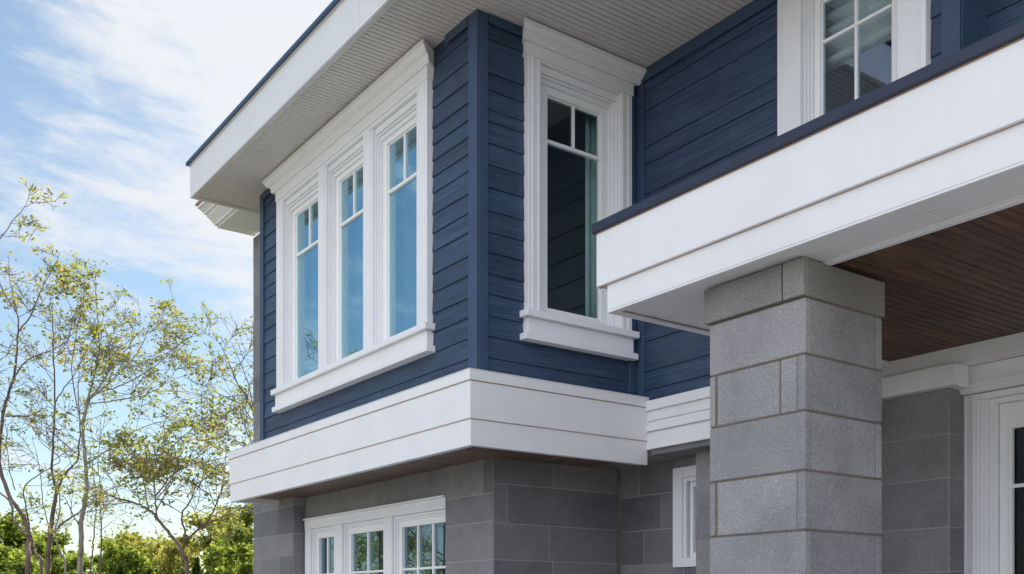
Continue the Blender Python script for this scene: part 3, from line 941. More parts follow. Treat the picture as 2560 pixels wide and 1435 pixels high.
# white fascia of the beam: lower board, upper board
mb = MB(FA(PX))
mb.box(0.6, 4.618, -0.03, 0.0, 3.39, 3.5475); mb.build('porch_fascia', M['white'], house, 0.0025)
mb = MB(FA(PX)); mb.box(0.6, 4.690, -0.03, 0.024, 3.548, 3.866); mb.build('porch_fascia', M['white'], house, 0.0025)
mb = MB(FA(PX)); mb.box(0.6, 4.691, -0.01, 0.004, 3.5440, 3.5479); mb.build('sealant_line', M['caulk'], house)
mb = MB(FA(PX)); mb.box(0.6, 4.693, 0.0, 0.0265, 3.8665, 3.8715); mb.build('sealant_line', M['caulk'], house)
mb = MB(FA(PX)); mb.prism_u([(-0.05, 3.872), (0.040, 3.872), (0.044, 3.880), (0.044, 3.925), (0.036, 3.935), (-0.05, 3.94)], 0.6, 4.715)
mb.build('porch_roof_edge', M['navy_metal'], house, 0.002)
mb = MB()
mb.box(PX + 0.031, XC - 0.03, 4.588, 4.618, 3.39, 3.5475); mb.box(PX + 0.031, XC - 0.03, 4.660, 4.690, 3.548, 3.866)
mb.build('porch_fascia', M['white'], house, 0.0025)
mb = MB(); mb.box(PX + 0.0505, XC - 0.03, 4.655, 4.715, 3.872, 3.936); mb.build('porch_roof_edge', M['navy_metal'], house, 0.003)
mb = MB(); mb.box(PX + 0.051, XC - 0.002, 0.6, 4.654, 3.80, 3.90); mb.box(XC - 0.001, 6.025, 0.6, 3.357, 3.80, 3.90); mb.box(PX + 0.03, 6.9, 0.6, 4.58, 3.50, 3.545)
mb.build('porch_roof', M['roofing'], house)
# underside of the beam (white, with a rim, panel joints and an inset)
mb = MB()
mb.box(PX + 0.001, PX + 0.05, 0.6, 4.617, 3.378, 3.3895)
mb.box(PX + 0.051, 5.70, 4.562, 4.617, 3.378, 3.3895)
js = [0.6, 2.62, 3.30, 4.50]
for a, b in zip(js, js[1:]):
    mb.box(PX + 0.055, 4.355, a + 0.003, b - 0.003, 3.389, 3.41)
for a, b in zip([4.36, 4.72, 5.2], [4.72, 5.2, 5.7]):
    mb.box(a + 0.002, b - 0.002, 4.0, 4.50, 3.389, 3.41)
mb.box(PX + 0.055, 5.70, 4.503, 4.558, 3.3935, 3.41)
mb.build('beam_soffit', M['white'], house, 0.002)
mb = MB(); mb.box(4.362, 4.40, 0.6, 3.999, 3.372, 3.386); mb.box(4.342, 4.3615, 0.6, 3.999, 3.380, 3.3885); mb.build('ceiling_trim', M['white'], house, 0.002)
mb = MB(); mb.box(PX + 0.04, 6.6, 0.6, 4.586, 3.4105, 3.43); mb.build('ceiling_backing', M['groove'], house)
mb = MB()
y = 0.6
while y < 4.40:
    y2 = min(y + 0.062, 4.42)
    cuts = [4.405]
    x = 4.405 + rng.uniform(0.3, 1.6)
    while x < 6.3:
        cuts.append(x); x += rng.uniform(1.0, 1.8)
    cuts.append(6.50)
    xx0 = 4.405 if y2 < 3.98 else 5.705
    cuts = [xx0] + [c for c in cuts if c > xx0 + 0.1]
    for a, b in zip(cuts, cuts[1:]):
        mb.box(a + 0.001, b - 0.001, y + 0.003, y2 - 0.003, 3.392, 3.41, rng.random())
    y = y2
mb.build('porch_ceiling', M['wood'], house, 0.003)
mb = MB(); mb.box(5.70, 6.50, 4.423, 4.60, 3.372, 3.409); mb.box(6.36, 6.50, 4.36, 4.4225, 3.35, 3.391); mb.build('end_beam', M['white'], house, 0.003)

# ------------------------------------------------------------------ column of granite blocks
C0, C1 = (4.20, 3.30), (4.85, 3.95)
colz = [-0.02, 0.22, 0.515, 0.81, 1.105, 1.40, 1.705, 2.0, 2.303, 2.606, 2.893, 3.182]
mb = MB(); r = random.Random(5); T = 0.050; g = 0.0055
n = len(colz) - 1
for i, (za, zb) in enumerate(zip(colz, colz[1:])):
    k = (n - 1 - i)            # 0 is the course just below the cap
    za2, zb2 = za + g, zb - g
    x0, x1, y0, y1 = C0[0], C1[0], C0[1], C1[1]
    if k % 2 == 0:             # slabs of the -X and +X faces run through
        sp = {0: [], 2: [], 4: []}.get(k, [])
        mb.box(x0, x0 + T, y0, y1, za2, zb2, r.random()); mb.box(x1 - T, x1, y0, y1, za2, zb2, r.random())
        mb.box(x0 + T + g, x1 - T - g, y0 + 0.002, y0 + T, za2, zb2, r.random()); mb.box(x0 + T + g, x1 - T - g, y1 - T, y1 - 0.002, za2, zb2, r.random())
    else:                      # slabs of the -Y and +Y faces run through
        mb.box(x0, x1, y0, y0 + T, za2, zb2, r.random()); mb.box(x0, x1, y1 - T + 0.012, y1, za2, zb2, r.random())
        if k == 1:
            mb.box(x0 + 0.002, x0 + T, y0 + T + g, 3.455, za2, zb2, 0.9); mb.box(x0 + 0.002, x0 + T, 3.455 + 2 * g, y1 - T - g, za2, zb2, 0.4)
        else:
            mb.box(x0 + 0.002, x0 + T, y0 + T + g, y1 - T - g, za2, zb2, r.random())
        mb.box(x1 - T, x1 - 0.002, y0 + T + g, y1 - T - g, za2, zb2, r.random())
pillar = mb.build('column', M['granite'], house, 0.004)
mb = MB()
# cap course, a little wider
e = 0.022
x0, x1, y0, y1 = C0[0] - e, C1[0] + e, C0[1] - e * 0.3, C1[1] + e
mb.box(x0, x0 + T, y0, 3.425, 3.186, 3.376, 0.75); mb.box(x0, x0 + T, 3.433, y1, 3.186, 3.376, 0.35)
mb.box(x0 + T + 0.004, x1, y0 + 0.002, y0 + T, 3.186, 3.376, 0.3)
mb.box(x1 - T, x1, y0 + T + 0.004, y1, 3.186, 3.376, 0.4); mb.box(x0 + T + 0.004, x1 - T - 0.004, y1 - T, y1, 3.186, 3.376, 0.4)
mb.build('column_cap', M['cap'], pillar, 0.004)
mb = MB(); mb.box(C0[0] + 0.007, C1[0] - 0.007, C0[1] + 0.007, C1[1] - 0.007, -0.02, 3.377); mb.build('mortar_joints', M['mortar'], pillar)

# ------------------------------------------------------------------ porch back wall, frieze and door
PZ = [-0.02, 0.30, 0.60, 0.92, 1.24, 1.55, 1.86, 2.165, 2.503, 2.807, 3.115]
o, mm = stone_facing(FA(6.53), 3.905, 4.66, PZ, M['slate'], house, 0.03, seed=21, lens=(1.2, 1.4))
mm.build('mortar_joints', M['mortar_pale'], o)
o, mm = stone_facing(FB(3.93), 6.502, 6.74, PZ, M['slate'], house, 0.03, seed=22, lens=(1.2, 1.4))
mm.build('mortar_joints', M['mortar_pale'], o)
mb = MB(); mb.box(5.97, 6.53, 4.62, 4.72, -0.02, 3.405); mb.build('wall', M['slate'], house)
mb = MB()
mb.box(6.505, 6.60, 0.6, 4.42, 3.262, 3.391)                     # upper frieze
mb.box(6.42, 6.60, 3.815, 4.62, 3.118, 3.2615)                   # boxed band over the pier
mb.box(6.61, 6.75, 0.6, 3.85, 3.150, 3.2615)                     # frieze over the door
mb.build('porch_frieze', M['white'], house, 0.003)
mb = MB(FA(6.68))
mb.prism_u(crown_prof(3.085, 3.150, 0.085, 0.0), 0.6, 3.93, d1=0.4)
mb.build('door_cornice', M['white'], house)
# door wall
mb = MB(FA(6.75))
mb.box(3.80, 3.925, -0.1, 0.062, -0.02, 3.084); mb.box(3.745, 3.7995, -0.1, 0.040, -0.02, 3.04)
mb.box(0.6, 3.7995, -0.1, 0.061, 3.04, 3.084)
mb.box(3.885, 3.90, 0.061, 0.070, -0.02, 3.083); mb.box(3.825, 3.843, 0.061, 0.068, -0.02, 3.083)
mb.build('door_casing', M['white'], house, 0.0025)
mb = MB(FA(6.75))
mb.box(3.690, 3.744, -0.1, 0.020, -0.02, 3.039); mb.box(0.6, 3.689, -0.1, 0.019, 3.00, 3.039); mb.box(0.6, 1.6, -0.1, 0.018, -0.02, 2.999)
jamb = mb.build('door_frame', M['white'], house, 0.002)
mb = MB(FA(6.75))
mb.box(3.612, 3.686, -0.06, -0.005, 0.0, 2.998); mb.box(1.62, 3.6115, -0.06, -0.006, 2.838, 2.998); mb.box(1.62, 3.6115, -0.06, -0.006, 0.0, 0.5)
mb.box(1.62, 1.70, -0.06, -0.005, 0.5005, 2.8375); mb.box(2.62, 2.72, -0.06, -0.005, 0.5005, 2.8375)
mb.box(3.596, 3.6115, -0.05, 0.004, 0.5005, 2.8375); mb.box(2.721, 3.595, -0.05, 0.003, 2.822, 2.8375)
door = mb.build('door', M['white_gloss'], house, 0.002)
mb = MB(FA(6.75)); mb.box(2.7205, 3.5955, -0.045, -0.008, 2.420, 2.445); mb.build('glazing_bars', M['white_gloss'], door, 0.003)
mb = MB(FA(6.75)); mb.box(2.7205, 3.5955, -0.045, -0.008, 1.60, 1.625); mb.build('glazing_bars', M['white_gloss'], door, 0.003)
mb = MB(FA(6.75)); mb.box(1.70, 3.60, -0.036, -0.030, 0.50, 2.82); mb.build('pane', M['glass_dark'], door)

# ------------------------------------------------------------------ rooms behind the panes
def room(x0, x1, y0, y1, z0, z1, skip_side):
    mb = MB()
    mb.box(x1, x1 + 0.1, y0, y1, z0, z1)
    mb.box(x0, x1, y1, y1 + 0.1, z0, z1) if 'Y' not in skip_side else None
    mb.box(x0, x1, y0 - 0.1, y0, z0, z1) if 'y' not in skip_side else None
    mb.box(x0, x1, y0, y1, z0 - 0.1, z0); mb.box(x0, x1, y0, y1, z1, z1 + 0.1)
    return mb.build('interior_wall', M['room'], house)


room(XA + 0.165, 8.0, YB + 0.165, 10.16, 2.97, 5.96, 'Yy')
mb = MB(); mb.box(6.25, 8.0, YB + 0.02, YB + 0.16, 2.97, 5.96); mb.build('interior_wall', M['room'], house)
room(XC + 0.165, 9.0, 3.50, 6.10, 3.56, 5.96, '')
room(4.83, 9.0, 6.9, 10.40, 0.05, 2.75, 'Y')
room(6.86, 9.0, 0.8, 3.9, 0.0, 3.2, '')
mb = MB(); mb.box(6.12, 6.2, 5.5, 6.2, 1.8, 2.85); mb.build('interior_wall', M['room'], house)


# ------------------------------------------------------------------ blinds and curtains (hang loose: things of their own)
def drape(frame, u0, u1, z0, z1, w, amp, waves, name, mat, label, cat, group=None, pleat_h=False):
    nu = max(8, int(waves * 8)); vs = []; fs = []
    T = frame
    if not pleat_h:
        for i in range(nu + 1):
            t = i / nu; ww = w + amp * math.sin(t * waves * 2 * math.pi) + amp * 0.4 * math.sin(t * waves * 5.1 + 1)
            u = u0 + (u1 - u0) * t
            vs += [T(u, ww, z0), T(u, ww, z1)]
        for i in range(nu):
            fs.append((2 * i, 2 * i + 1, 2 * i + 3, 2 * i + 2))
    else:
        for i in range(nu + 1):
            t = i / nu; ww = w + amp * abs(math.sin(t * waves * math.pi))
            zz_ = z0 + (z1 - z0) * t
            vs += [T(u0, ww, zz_), T(u1, ww, zz_)]
        for i in range(nu):
            fs.append((2 * i, 2 * i + 1, 2 * i + 3, 2 * i + 2))
    off = Vector(T((u0 + u1) / 2, w, z0))
    me = bpy.data.meshes.new(name); me.from_pydata([Vector(v) - off for v in vs], [], fs); me.materials.append(mat)
    for p in me.polygons: p.use_smooth = True
    o = bpy.data.objects.new(name, me); col.objects.link(o); o.location = off
    mod = o.modifiers.new('thickness', 'SOLIDIFY'); mod.thickness = 0.004
    return tag(o, label, cat, group)


G = 'roller blinds in the triple window'
for (a, b), pos in zip(OA, ('pane nearest the corner', 'middle pane', 'pane farthest from the corner')):
    drape(FA(XA), a + 0.03, b - 0.03, 5.33, 5.64, -0.17, 0.004, 3, 'roller_blind', M['blind'], 'green grey blind behind the ' + pos + ' of the triple window', 'blind', G)
G = 'sheer curtains in the triple window'
for (a, b), pos in zip(OA, ('pane nearest the corner', 'middle pane', 'pane farthest from the corner')):
    drape(FA(XA), b - 0.34, b - 0.02, 3.6, 5.64, -0.24, 0.022, 5, 'sheer_curtain', M['curtain'], 'sheer curtain behind the ' + pos + ' of the triple window', 'curtain', G)
drape(FB(YB), 5.35, 5.66, 3.6, 5.72, -0.19, 0.012, 3, 'curtain', M['teal'], 'teal curtain at the right edge of the tall narrow window', 'curtain')
drape(FA(XC), 3.78, 4.46, 5.33, 5.84, -0.17, 0.05, 5, 'pleated_blind', M['pleated'], 'pale pleated blind behind the window above the porch roof', 'blind', pleat_h=True)
G = 'curtains in the ground floor window'
for (a, b), pos in (((8.02, 8.36), 'wide gridded pane by the stone pier'), ((9.02, 9.42), 'middle pane'), ((9.68, 10.14), 'narrow pane')):
    drape(FA(4.66), a, b, 0.9, 2.5, -0.22, 0.03, 5, 'curtain', M['curtain'], 'pale curtain behind the ' + pos + ' of the ground floor window', 'curtain', G)
drape(FA(6.02), 5.60, 5.90, 2.0, 2.66, -0.078, 0.001, 2, 'window_shade', M['shade'], 'white shade closed behind the small narrow window', 'blind')

# ------------------------------------------------------------------ ground
def sheet(name, x0, x1, y0, y1, z, mat):
    mb = MB(); nseg = 1
    mb.add([(x0, y0, z), (x1, y0, z), (x1, y1, z), (x0, y1, z)], [(0, 1, 2, 3)])
    o = mb.build(name, mat)
    return tag(o, kind='structure')


sheet('ground', -600, 600, -600, 600, -0.03, M['grass'])
sheet('bounce_paving', -12, 12, -12, 11.5, -0.022, M['paving'])  # unseen pale paving, added to bounce light up onto the house


# ------------------------------------------------------------------ trees
def at(px, py, d):
    a = (px - CX) / FOCAL
    return np.array((d * (FX + FY * a), d * (FY - FX * a), EYE + d * (HORIZON - py) / FOCAL))


class Tree:
    def __init__(self, seed):
        self.r = np.random.RandomState(seed)
        self.tv = []; self.tq = []; self.nv = 0
        self.lv = []; self.lt = []

    def tube(self, pts, radii, sides=6):
        radii = np.maximum(np.asarray(radii) * 0.38, 0.0032)
        pts = np.asarray(pts, float); k = len(pts)
        d = np.gradient(pts, axis=0); d /= np.linalg.norm(d, axis=1)[:, None] + 1e-9
        ref = np.array((0.3, 0.9, 0.1)); a = np.cross(d, ref); a /= np.linalg.norm(a, axis=1)[:, None] + 1e-9
        b = np.cross(d, a)
        th = np.arange(sides) * 2 * np.pi / sides
        ring = pts[:, None, :] + np.asarray(radii)[:, None, None] * (np.cos(th)[None, :, None] * a[:, None, :] + np.sin(th)[None, :, None] * b[:, None, :])
        self.tv.append(ring.reshape(-1, 3))
        i = np.arange(k - 1)[:, None] * sides; j = np.arange(sides)[None, :]; j2 = (j + 1) % sides
        q = np.stack([i + j, i + j2, i + sides + j2, i + sides + j], axis=-1).reshape(-1, 4) + self.nv
        self.tq.append(q); self.nv += k * sides

    def leaves(self, p, n, spread, size, d=None):
        r = self.r
        c = p + r.normal(0, spread, (n, 3)) * np.array((1, 1, 0.55))
        a = r.normal(0, 1, (n, 3)); a[:, 2] *= 0.45; a /= np.linalg.norm(a, axis=1)[:, None]
        u = r.normal(0, 1, (n, 3)); u[:, 2] += 0.8
        b = np.cross(a, u); b /= np.linalg.norm(b, axis=1)[:, None] + 1e-9
        s = size * r.uniform(0.6, 1.25, (n, 1))
        nn = np.cross(a, b)
        v = np.stack([c - a * s * 0.5, c + b * s * 0.27 + nn * s * 0.08, c + a * s * 0.5, c - b * s * 0.27 + nn * s * 0.08], axis=1)
        self.lv.append(v.reshape(-1, 3)); self.lt.append(np.clip(r.normal(0.45, 0.22, n), 0, 1))

    def smooth_path(self, pts, n=5, jitter=0.0):
        pts = np.asarray(pts, float); out_ = []
        P = np.vstack([2 * pts[0] - pts[1], pts, 2 * pts[-1] - pts[-2]])
        for i in range(1, len(P) - 2):
            for t in np.linspace(0, 1, n, endpoint=False):
                t2, t3 = t * t, t * t * t
                out_.append(0.5 * ((2 * P[i]) + (-P[i - 1] + P[i + 1]) * t + (2 * P[i - 1] - 5 * P[i] + 4 * P[i + 1] - P[i + 2]) * t2 + (-P[i - 1] + 3 * P[i] - 3 * P[i + 1] + P[i + 2]) * t3))
        out_.append(P[-2])
        o = np.array(out_)
        if jitter: o[1:] += self.r.normal(0, jitter, (len(o) - 1, 3))
        return o

    def twig(self, p, d, ln, rad, level, leafy, lsize):
        r = self.r; n = 5 if level else 4
        pts = [p]; dd = d / np.linalg.norm(d)
        for i in range(n):
            dd = dd + r.normal(0, 0.11, 3) + np.array((0, 0, 0.03)); dd /= np.linalg.norm(dd)
            pts.append(pts[-1] + dd * ln / n)
        pts = np.array(pts); rr = rad * np.linspace(1, 0.35, n + 1)
        self.tube(pts, rr, 4 if level < 2 else 3)
        if level >= 1:
            m = r.poisson(leafy * (0.04 if level == 1 else 0.10))
            for _ in range(m):
                t = r.uniform(0.25, 1.0) * n; i = min(n - 1, int(t)); q = pts[i] + (pts[i + 1] - pts[i]) * (t - i)
                self.leaves(q, r.randint(2, 6), 0.045, lsize)
            if r.uniform() < 0.17 * leafy: self.leaves(pts[-1], r.randint(3, 7), 0.05, lsize)
        if level < 2:
            for _ in range(r.randint(3, 6) if level == 0 else r.randint(2, 4)):
                t = r.uniform(0.2, 1.0) * n; i = min(n - 1, int(t)); q = pts[i] + (pts[i + 1] - pts[i]) * (t - i)
                pd = r.normal(0, 1, 3); pd[2] *= 0.45; pd /= np.linalg.norm(pd)
                self.twig(q, dd * 0.75 + pd * 0.75, ln * r.uniform(0.4, 0.65), rad * 0.6, level + 1, leafy, lsize)

    def branch(self, pts, r0, r1, twigs=8, tlen=0.8, leafy=2.0, lsize=0.068, start=0.2, jitter=0.005):
        twigs = int(math.ceil(twigs * 0.52)) if twigs else 0
        path = self.smooth_path(pts, 5, jitter); n = len(path)
        rad = np.linspace(1, 0, n) ** 0.8 * (r0 - r1) + r1
        self.tube(path, rad, 7)
        for k in range(twigs):
            t = (start + (1 - start) * (k + self.r.uniform(0, 1)) / max(1, twigs)) * (n - 1); i = min(n - 2, int(t)); q = path[i] + (path[i + 1] - path[i]) * (t - i)
            tan = path[i + 1] - path[i]; tan /= np.linalg.norm(tan)
            pd = self.r.normal(0, 1, 3); pd[2] *= 0.4; pd -= tan * pd.dot(tan); pd /= np.linalg.norm(pd) + 1e-9
            self.twig(q, tan * 0.55 + pd, tlen * self.r.uniform(0.55, 1.2) * (1.15 - 0.5 * t / n), min(rad[i] * 0.5, 0.016), 0, leafy, lsize)
        self.leaves(path[-1], 8, 0.08, lsize)

    def finish(self, base, label, group, bark, leaf, name='tree'):
        e = empty(name, tuple(base), label, 'tree', group)
        tv = np.vstack(self.tv); tq = np.vstack(self.tq)
        raw_mesh('trunk', tv, tq, np.full(len(tq), .5), bark, e, smooth=True)
        if self.lv:
            lv = np.vstack(self.lv); m = len(lv) // 4
            raw_mesh('crown', lv, np.arange(m * 4).reshape(-1, 4), np.concatenate(self.lt), leaf, e)
        return e


GS = 'slender young trees beside the house'


def px_path(t, pts, d, wander=0.25):
    """image points at roughly depth d (metres); the tree spreads in depth as well"""
    out_ = []; dd = d
    for i, (x, y) in enumerate(pts):
        out_.append(at(x, y, dd)); dd += t.r.normal(0, wander)
    return out_


def base_of(px, d):
    b = at(px, 1435, d); return np.array((b[0], b[1], -0.03))


# leftmost tree
d = 14.0; t = Tree(101); b0 = base_of(66, d)
t.branch([b0, at(68, 1500, d)] + px_path(t, [(70, 1400), (70, 1335), (55, 1285), (22, 1235), (0, 1160), (5, 1060), (14, 1005), (35, 940), (44, 860)], d, 0.08), 0.105, 0.035, 6, 0.7, 0.8, start=0.5)
p = px_path(t, [(44, 860), (46, 810), (38, 755), (26, 705), (20, 640)], d, 0.15); t.branch(p, 0.034, 0.008, 7, 0.45, 0.9)
p = px_path(t, [(46, 830), (75, 790), (105, 720), (128, 680), (150, 630)], d, 0.15); t.branch(p, 0.028, 0.006, 9, 0.4, 2.0)
p = px_path(t, [(40, 780), (5, 720), (-20, 640), (20, 570), (60, 520), (95, 500)], d, 0.12); t.branch(p, 0.028, 0.006, 9, 0.4, 1.8, start=0.4)
p = px_path(t, [(35, 940), (70, 900), (120, 880), (170, 895)], d, 0.25); t.branch(p, 0.03, 0.006, 7, 0.6, 1.2)
p = px_path(t, [(14, 1040), (45, 1040), (80, 1038), (110, 1020), (145, 1022)], d, 0.2); t.branch(p, 0.034, 0.008, 6, 0.6, 1.3)
p = px_path(t, [(70, 1340), (35, 1300), (28, 1260), (0, 1232), (-30, 1225)], d, 0.15); t.branch(p, 0.05, 0.02, 2, 0.5, 1.0)
p = px_path(t, [(38, 1225), (22, 1165), (17, 1100), (20, 1060)], d, 0.2); t.branch(p, 0.02, 0.006, 6, 0.6, 1.3)
p = px_path(t, [(0, 1160), (-40, 1040), (-60, 900), (-90, 760), (-80, 640)], d, 0.2); t.branch(p, 0.05, 0.006, 16, 0.9, 1.6)
t.finish(b0, 'leftmost slender tree with a crooked forked trunk and sparse olive leaves', GS, M['bark_red'], M['leaf_olive'])

d = 14.6; t = Tree(102); b0 = base_of(104, d)
t.branch([b0] + px_path(t, [(103, 1430), (92, 1395), (84, 1365), (76, 1335), (70, 1290)], d, 0.05), 0.06, 0.03, 0, 0.4)
p = px_path(t, [(70, 1290), (60, 1220), (100, 1185), (150, 1150), (100, 1100), (85, 1030)], d, 0.15); t.branch(p, 0.028, 0.006, 10, 0.6, 1.0)
t.finish(b0, 'thin dark leaning stem just right of the leftmost tree', GS, M['bark_red'], M['leaf_olive'])

d = 15.2; t = Tree(103); b0 = base_of(120, d)
t.branch([b0] + px_path(t, [(119, 1430), (122, 1380), (128, 1310), (140, 1240), (140, 1225)], d, 0.03), 0.115, 0.06, 0, 0.5)
p = px_path(t, [(140, 1228), (132, 1180), (134, 1100), (137, 1010), (133, 900), (132, 800), (125, 740)], d, 0.06); t.branch(p, 0.055, 0.008, 18, 0.75, 1.5)
p = px_path(t, [(142, 1235), (160, 1190), (190, 1155), (198, 1110), (200, 1060), (195, 960), (205, 860)], d, 0.1); t.branch(p, 0.05, 0.007, 15, 0.7, 2.2)
p = px_path(t, [(122, 1320), (108, 1260), (103, 1190), (92, 1140), (80, 1090)], d, 0.12); t.branch(p, 0.022, 0.006, 8, 0.6, 1.2)
p = px_path(t, [(125, 1345), (148, 1318), (185, 1290), (214, 1268), (245, 1255)], d, 0.12); t.branch(p, 0.05, 0.012, 5, 0.6, 1.5)
p = px_path(t, [(135, 1010), (160, 970), (190, 930), (215, 880), (240, 830)], d, 0.3); t.branch(p, 0.024, 0.006, 10, 0.7, 2.4)
p = px_path(t, [(133, 900), (170, 850), (180, 790), (165, 730), (190, 690)], d, 0.3); t.branch(p, 0.018, 0.005, 11, 0.55, 3.2)
t.finish(b0, 'dark trunked slender tree forking into two upright limbs', GS, M['bark_red'], M['leaf_olive'])

d = 15.8; t = Tree(104); b0 = base_of(164, d)
t.branch([b0] + px_path(t, [(163, 1432), (152, 1390), (143, 1355), (139, 1325), (150, 1270), (145, 1190)], d, 0.05), 0.05, 0.02, 5, 0.6, 1.5, start=0.5)
t.finish(b0, 'thin pale leaning stem between the forked tree and the white barked tree', GS, M['bark_pale'], M['leaf_olive'])

d = 15.0; t = Tree(105); b0 = base_of(201, d)
t.branch([b0] + px_path(t, [(201, 1432), (203, 1380), (202, 1320), (209, 1280), (217, 1220), (214, 1150), (208, 1090), (207, 1050)], d, 0.04), 0.115, 0.05, 0, 0.5)
p = px_path(t, [(207, 1050), (224, 1000), (246, 970), (268, 935), (274, 880), (262, 810)], d, 0.1); t.branch(p, 0.048, 0.010, 14, 0.8, 2.6)
p = px_path(t, [(207, 1060), (222, 990), (238, 930), (248, 870), (244, 800), (240, 730), (240, 660)], d, 0.08); t.branch(p, 0.045, 0.006, 20, 0.6, 3.6)
p = px_path(t, [(222, 1000), (280, 950), (330, 900), (360, 850), (390, 770)], d, 0.25); t.branch(p, 0.035, 0.006, 17, 0.75, 3.0)
p = px_path(t, [(214, 1160), (238, 1145), (290, 1112), (330, 1082), (380, 1060), (440, 1050)], d, 0.2); t.branch(p, 0.036, 0.007, 16, 0.8, 2.8)
p = px_path(t, [(268, 935), (310, 880), (350, 830), (415, 800)], d, 0.3); t.branch(p, 0.026, 0.006, 14, 0.7, 3.2)
p = px_path(t, [(235, 985), (310, 960), (380, 920), (440, 870), (480, 860)], d, 0.3); t.branch(p, 0.03, 0.006, 17, 0.8, 3.2)
p = px_path(t, [(224, 1010), (300, 1000), (370, 985), (430, 950), (500, 930)], d, 0.3); t.branch(p, 0.028, 0.006, 17, 0.8, 3.0)
p = px_path(t, [(202, 1320), (180, 1280), (165, 1250), (150, 1235)], d, 0.2); t.branch(p, 0.03, 0.01, 4, 0.6, 1.6)
p = px_path(t, [(212, 1250), (238, 1235), (300, 1215), (360, 1190), (420, 1185)], d, 0.25); t.branch(p, 0.028, 0.006, 11, 0.8, 2.2)
p = px_path(t, [(208, 1080), (190, 1000), (180, 920), (190, 840), (205, 760), (200, 700)], d, 0.2); t.branch(p, 0.03, 0.006, 16, 0.65, 3.0)
t.finish(b0, 'tallest white barked slender tree with a wide airy crown of olive leaves', GS, M['bark_pale'], M['leaf_olive'])

d = 16.5; t = Tree(106); b0 = base_of(226, d)
t.branch([b0] + px_path(t, [(227, 1432), (230, 1390), (236, 1330), (240, 1270), (238, 1220), (232, 1170), (236, 1110)], d, 0.05), 0.04, 0.008, 8, 0.5, 1.0, start=0.5)
t.finish(b0, 'thin upright stem just right of the white barked trunk', GS, M['bark_red'], M['leaf_olive'])
d = 17.0; t = Tree(107); b0 = base_of(251, d)
t.branch([b0] + px_path(t, [(251, 1432), (253, 1380), (254, 1325), (250, 1270), (250, 1215), (246, 1160), (250, 1090)], d, 0.05), 0.045, 0.008, 9, 0.5, 1.2, start=0.4)
p = px_path(t, [(254, 1325), (280, 1305), (300, 1290), (320, 1280)], d, 0.2); t.branch(p, 0.014, 0.005, 4, 0.5, 1.2)
t.finish(b0, 'second thin upright stem right of the white barked trunk', GS, M['bark_red'], M['leaf_olive'])

d = 14.2; t = Tree(108); b0 = base_of(468, d)
t.branch([b0] + px_path(t, [(467, 1432), (461, 1395), (448, 1365), (425, 1335), (395, 1300), (380, 1280), (350, 1262), (310, 1250), (270, 1238), (245, 1228)], d, 0.07), 0.085, 0.012, 12, 0.9, 2.0, start=0.5)
p = px_path(t, [(460, 1370), (462, 1330), (455, 1285), (475, 1255), (490, 1215), (498, 1180)], d, 0.12); t.branch(p, 0.045, 0.008, 11, 0.7, 2.5)
p = px_path(t, [(461, 1350), (495, 1325), (528, 1290), (548, 1240), (560, 1190), (565, 1130)], d, 0.12); t.branch(p, 0.045, 0.008, 15, 0.8, 3.0)
p = px_path(t, [(395, 1300), (388, 1250), (385, 1200), (370, 1150), (330, 1130)], d, 0.2); t.branch(p, 0.034, 0.007, 20, 0.75, 4.5)
p = px_path(t, [(372, 1272), (360, 1210), (345, 1160), (310, 1145)], d, 0.2); t.branch(p, 0.024, 0.007, 16, 0.65, 4.5)
p = px_path(t, [(388, 1240), (430, 1190), (480, 1160), (540, 1150), (600, 1130)], d, 0.3); t.branch(p, 0.028, 0.006, 18, 0.8, 3.4)
p = px_path(t, [(385, 1200), (420, 1130), (470, 1080), (520, 1050)], d, 0.3); t.branch(p, 0.026, 0.006, 16, 0.85, 3.0)
p = px_path(t, [(495, 1325), (560, 1290), (610, 1270), (660, 1260)], d, 0.3); t.branch(p, 0.03, 0.006, 14, 0.8, 3.5)
t.finish(b0, 'low wide tree arching leftward from a leaning trunk next to the house', GS, M['bark_red'], M['leaf_olive'])

d = 15.5; t = Tree(109); b0 = base_of(700, d)
t.branch([b0] + px_path(t, [(700, 1432), (690, 1350), (675, 1230), (660, 1120)], d, 0.05), 0.09, 0.05, 0, 0.5)
p = px_path(t, [(660, 1120), (625, 1010), (590, 950), (565, 890), (530, 830)], d, 0.15); t.branch(p, 0.045, 0.006, 18, 0.8, 2.2, start=0.1)
p = px_path(t, [(665, 1130), (640, 1050), (620, 960), (590, 880), (575, 850)], d, 0.2); t.branch(p, 0.03, 0.006, 14, 0.7, 2.2)
p = px_path(t, [(640, 1060), (600, 1010), (550, 985), (500, 960)], d, 0.2); t.branch(p, 0.024, 0.006, 13, 0.7, 1.9)
p = px_path(t, [(672, 1200), (630, 1140), (590, 1100), (545, 1060)], d, 0.2); t.branch(p, 0.03, 0.006, 16, 0.85, 3.4)
p = px_path(t, [(650, 1150), (620, 1090), (610, 1040)], d, 0.2); t.branch(p, 0.02, 0.006, 12, 0.6, 3.0)
t.finish(b0, 'tree half hidden behind the house with brown leaved branches reaching out', GS, M['bark_red'], M['leaf_olive'])


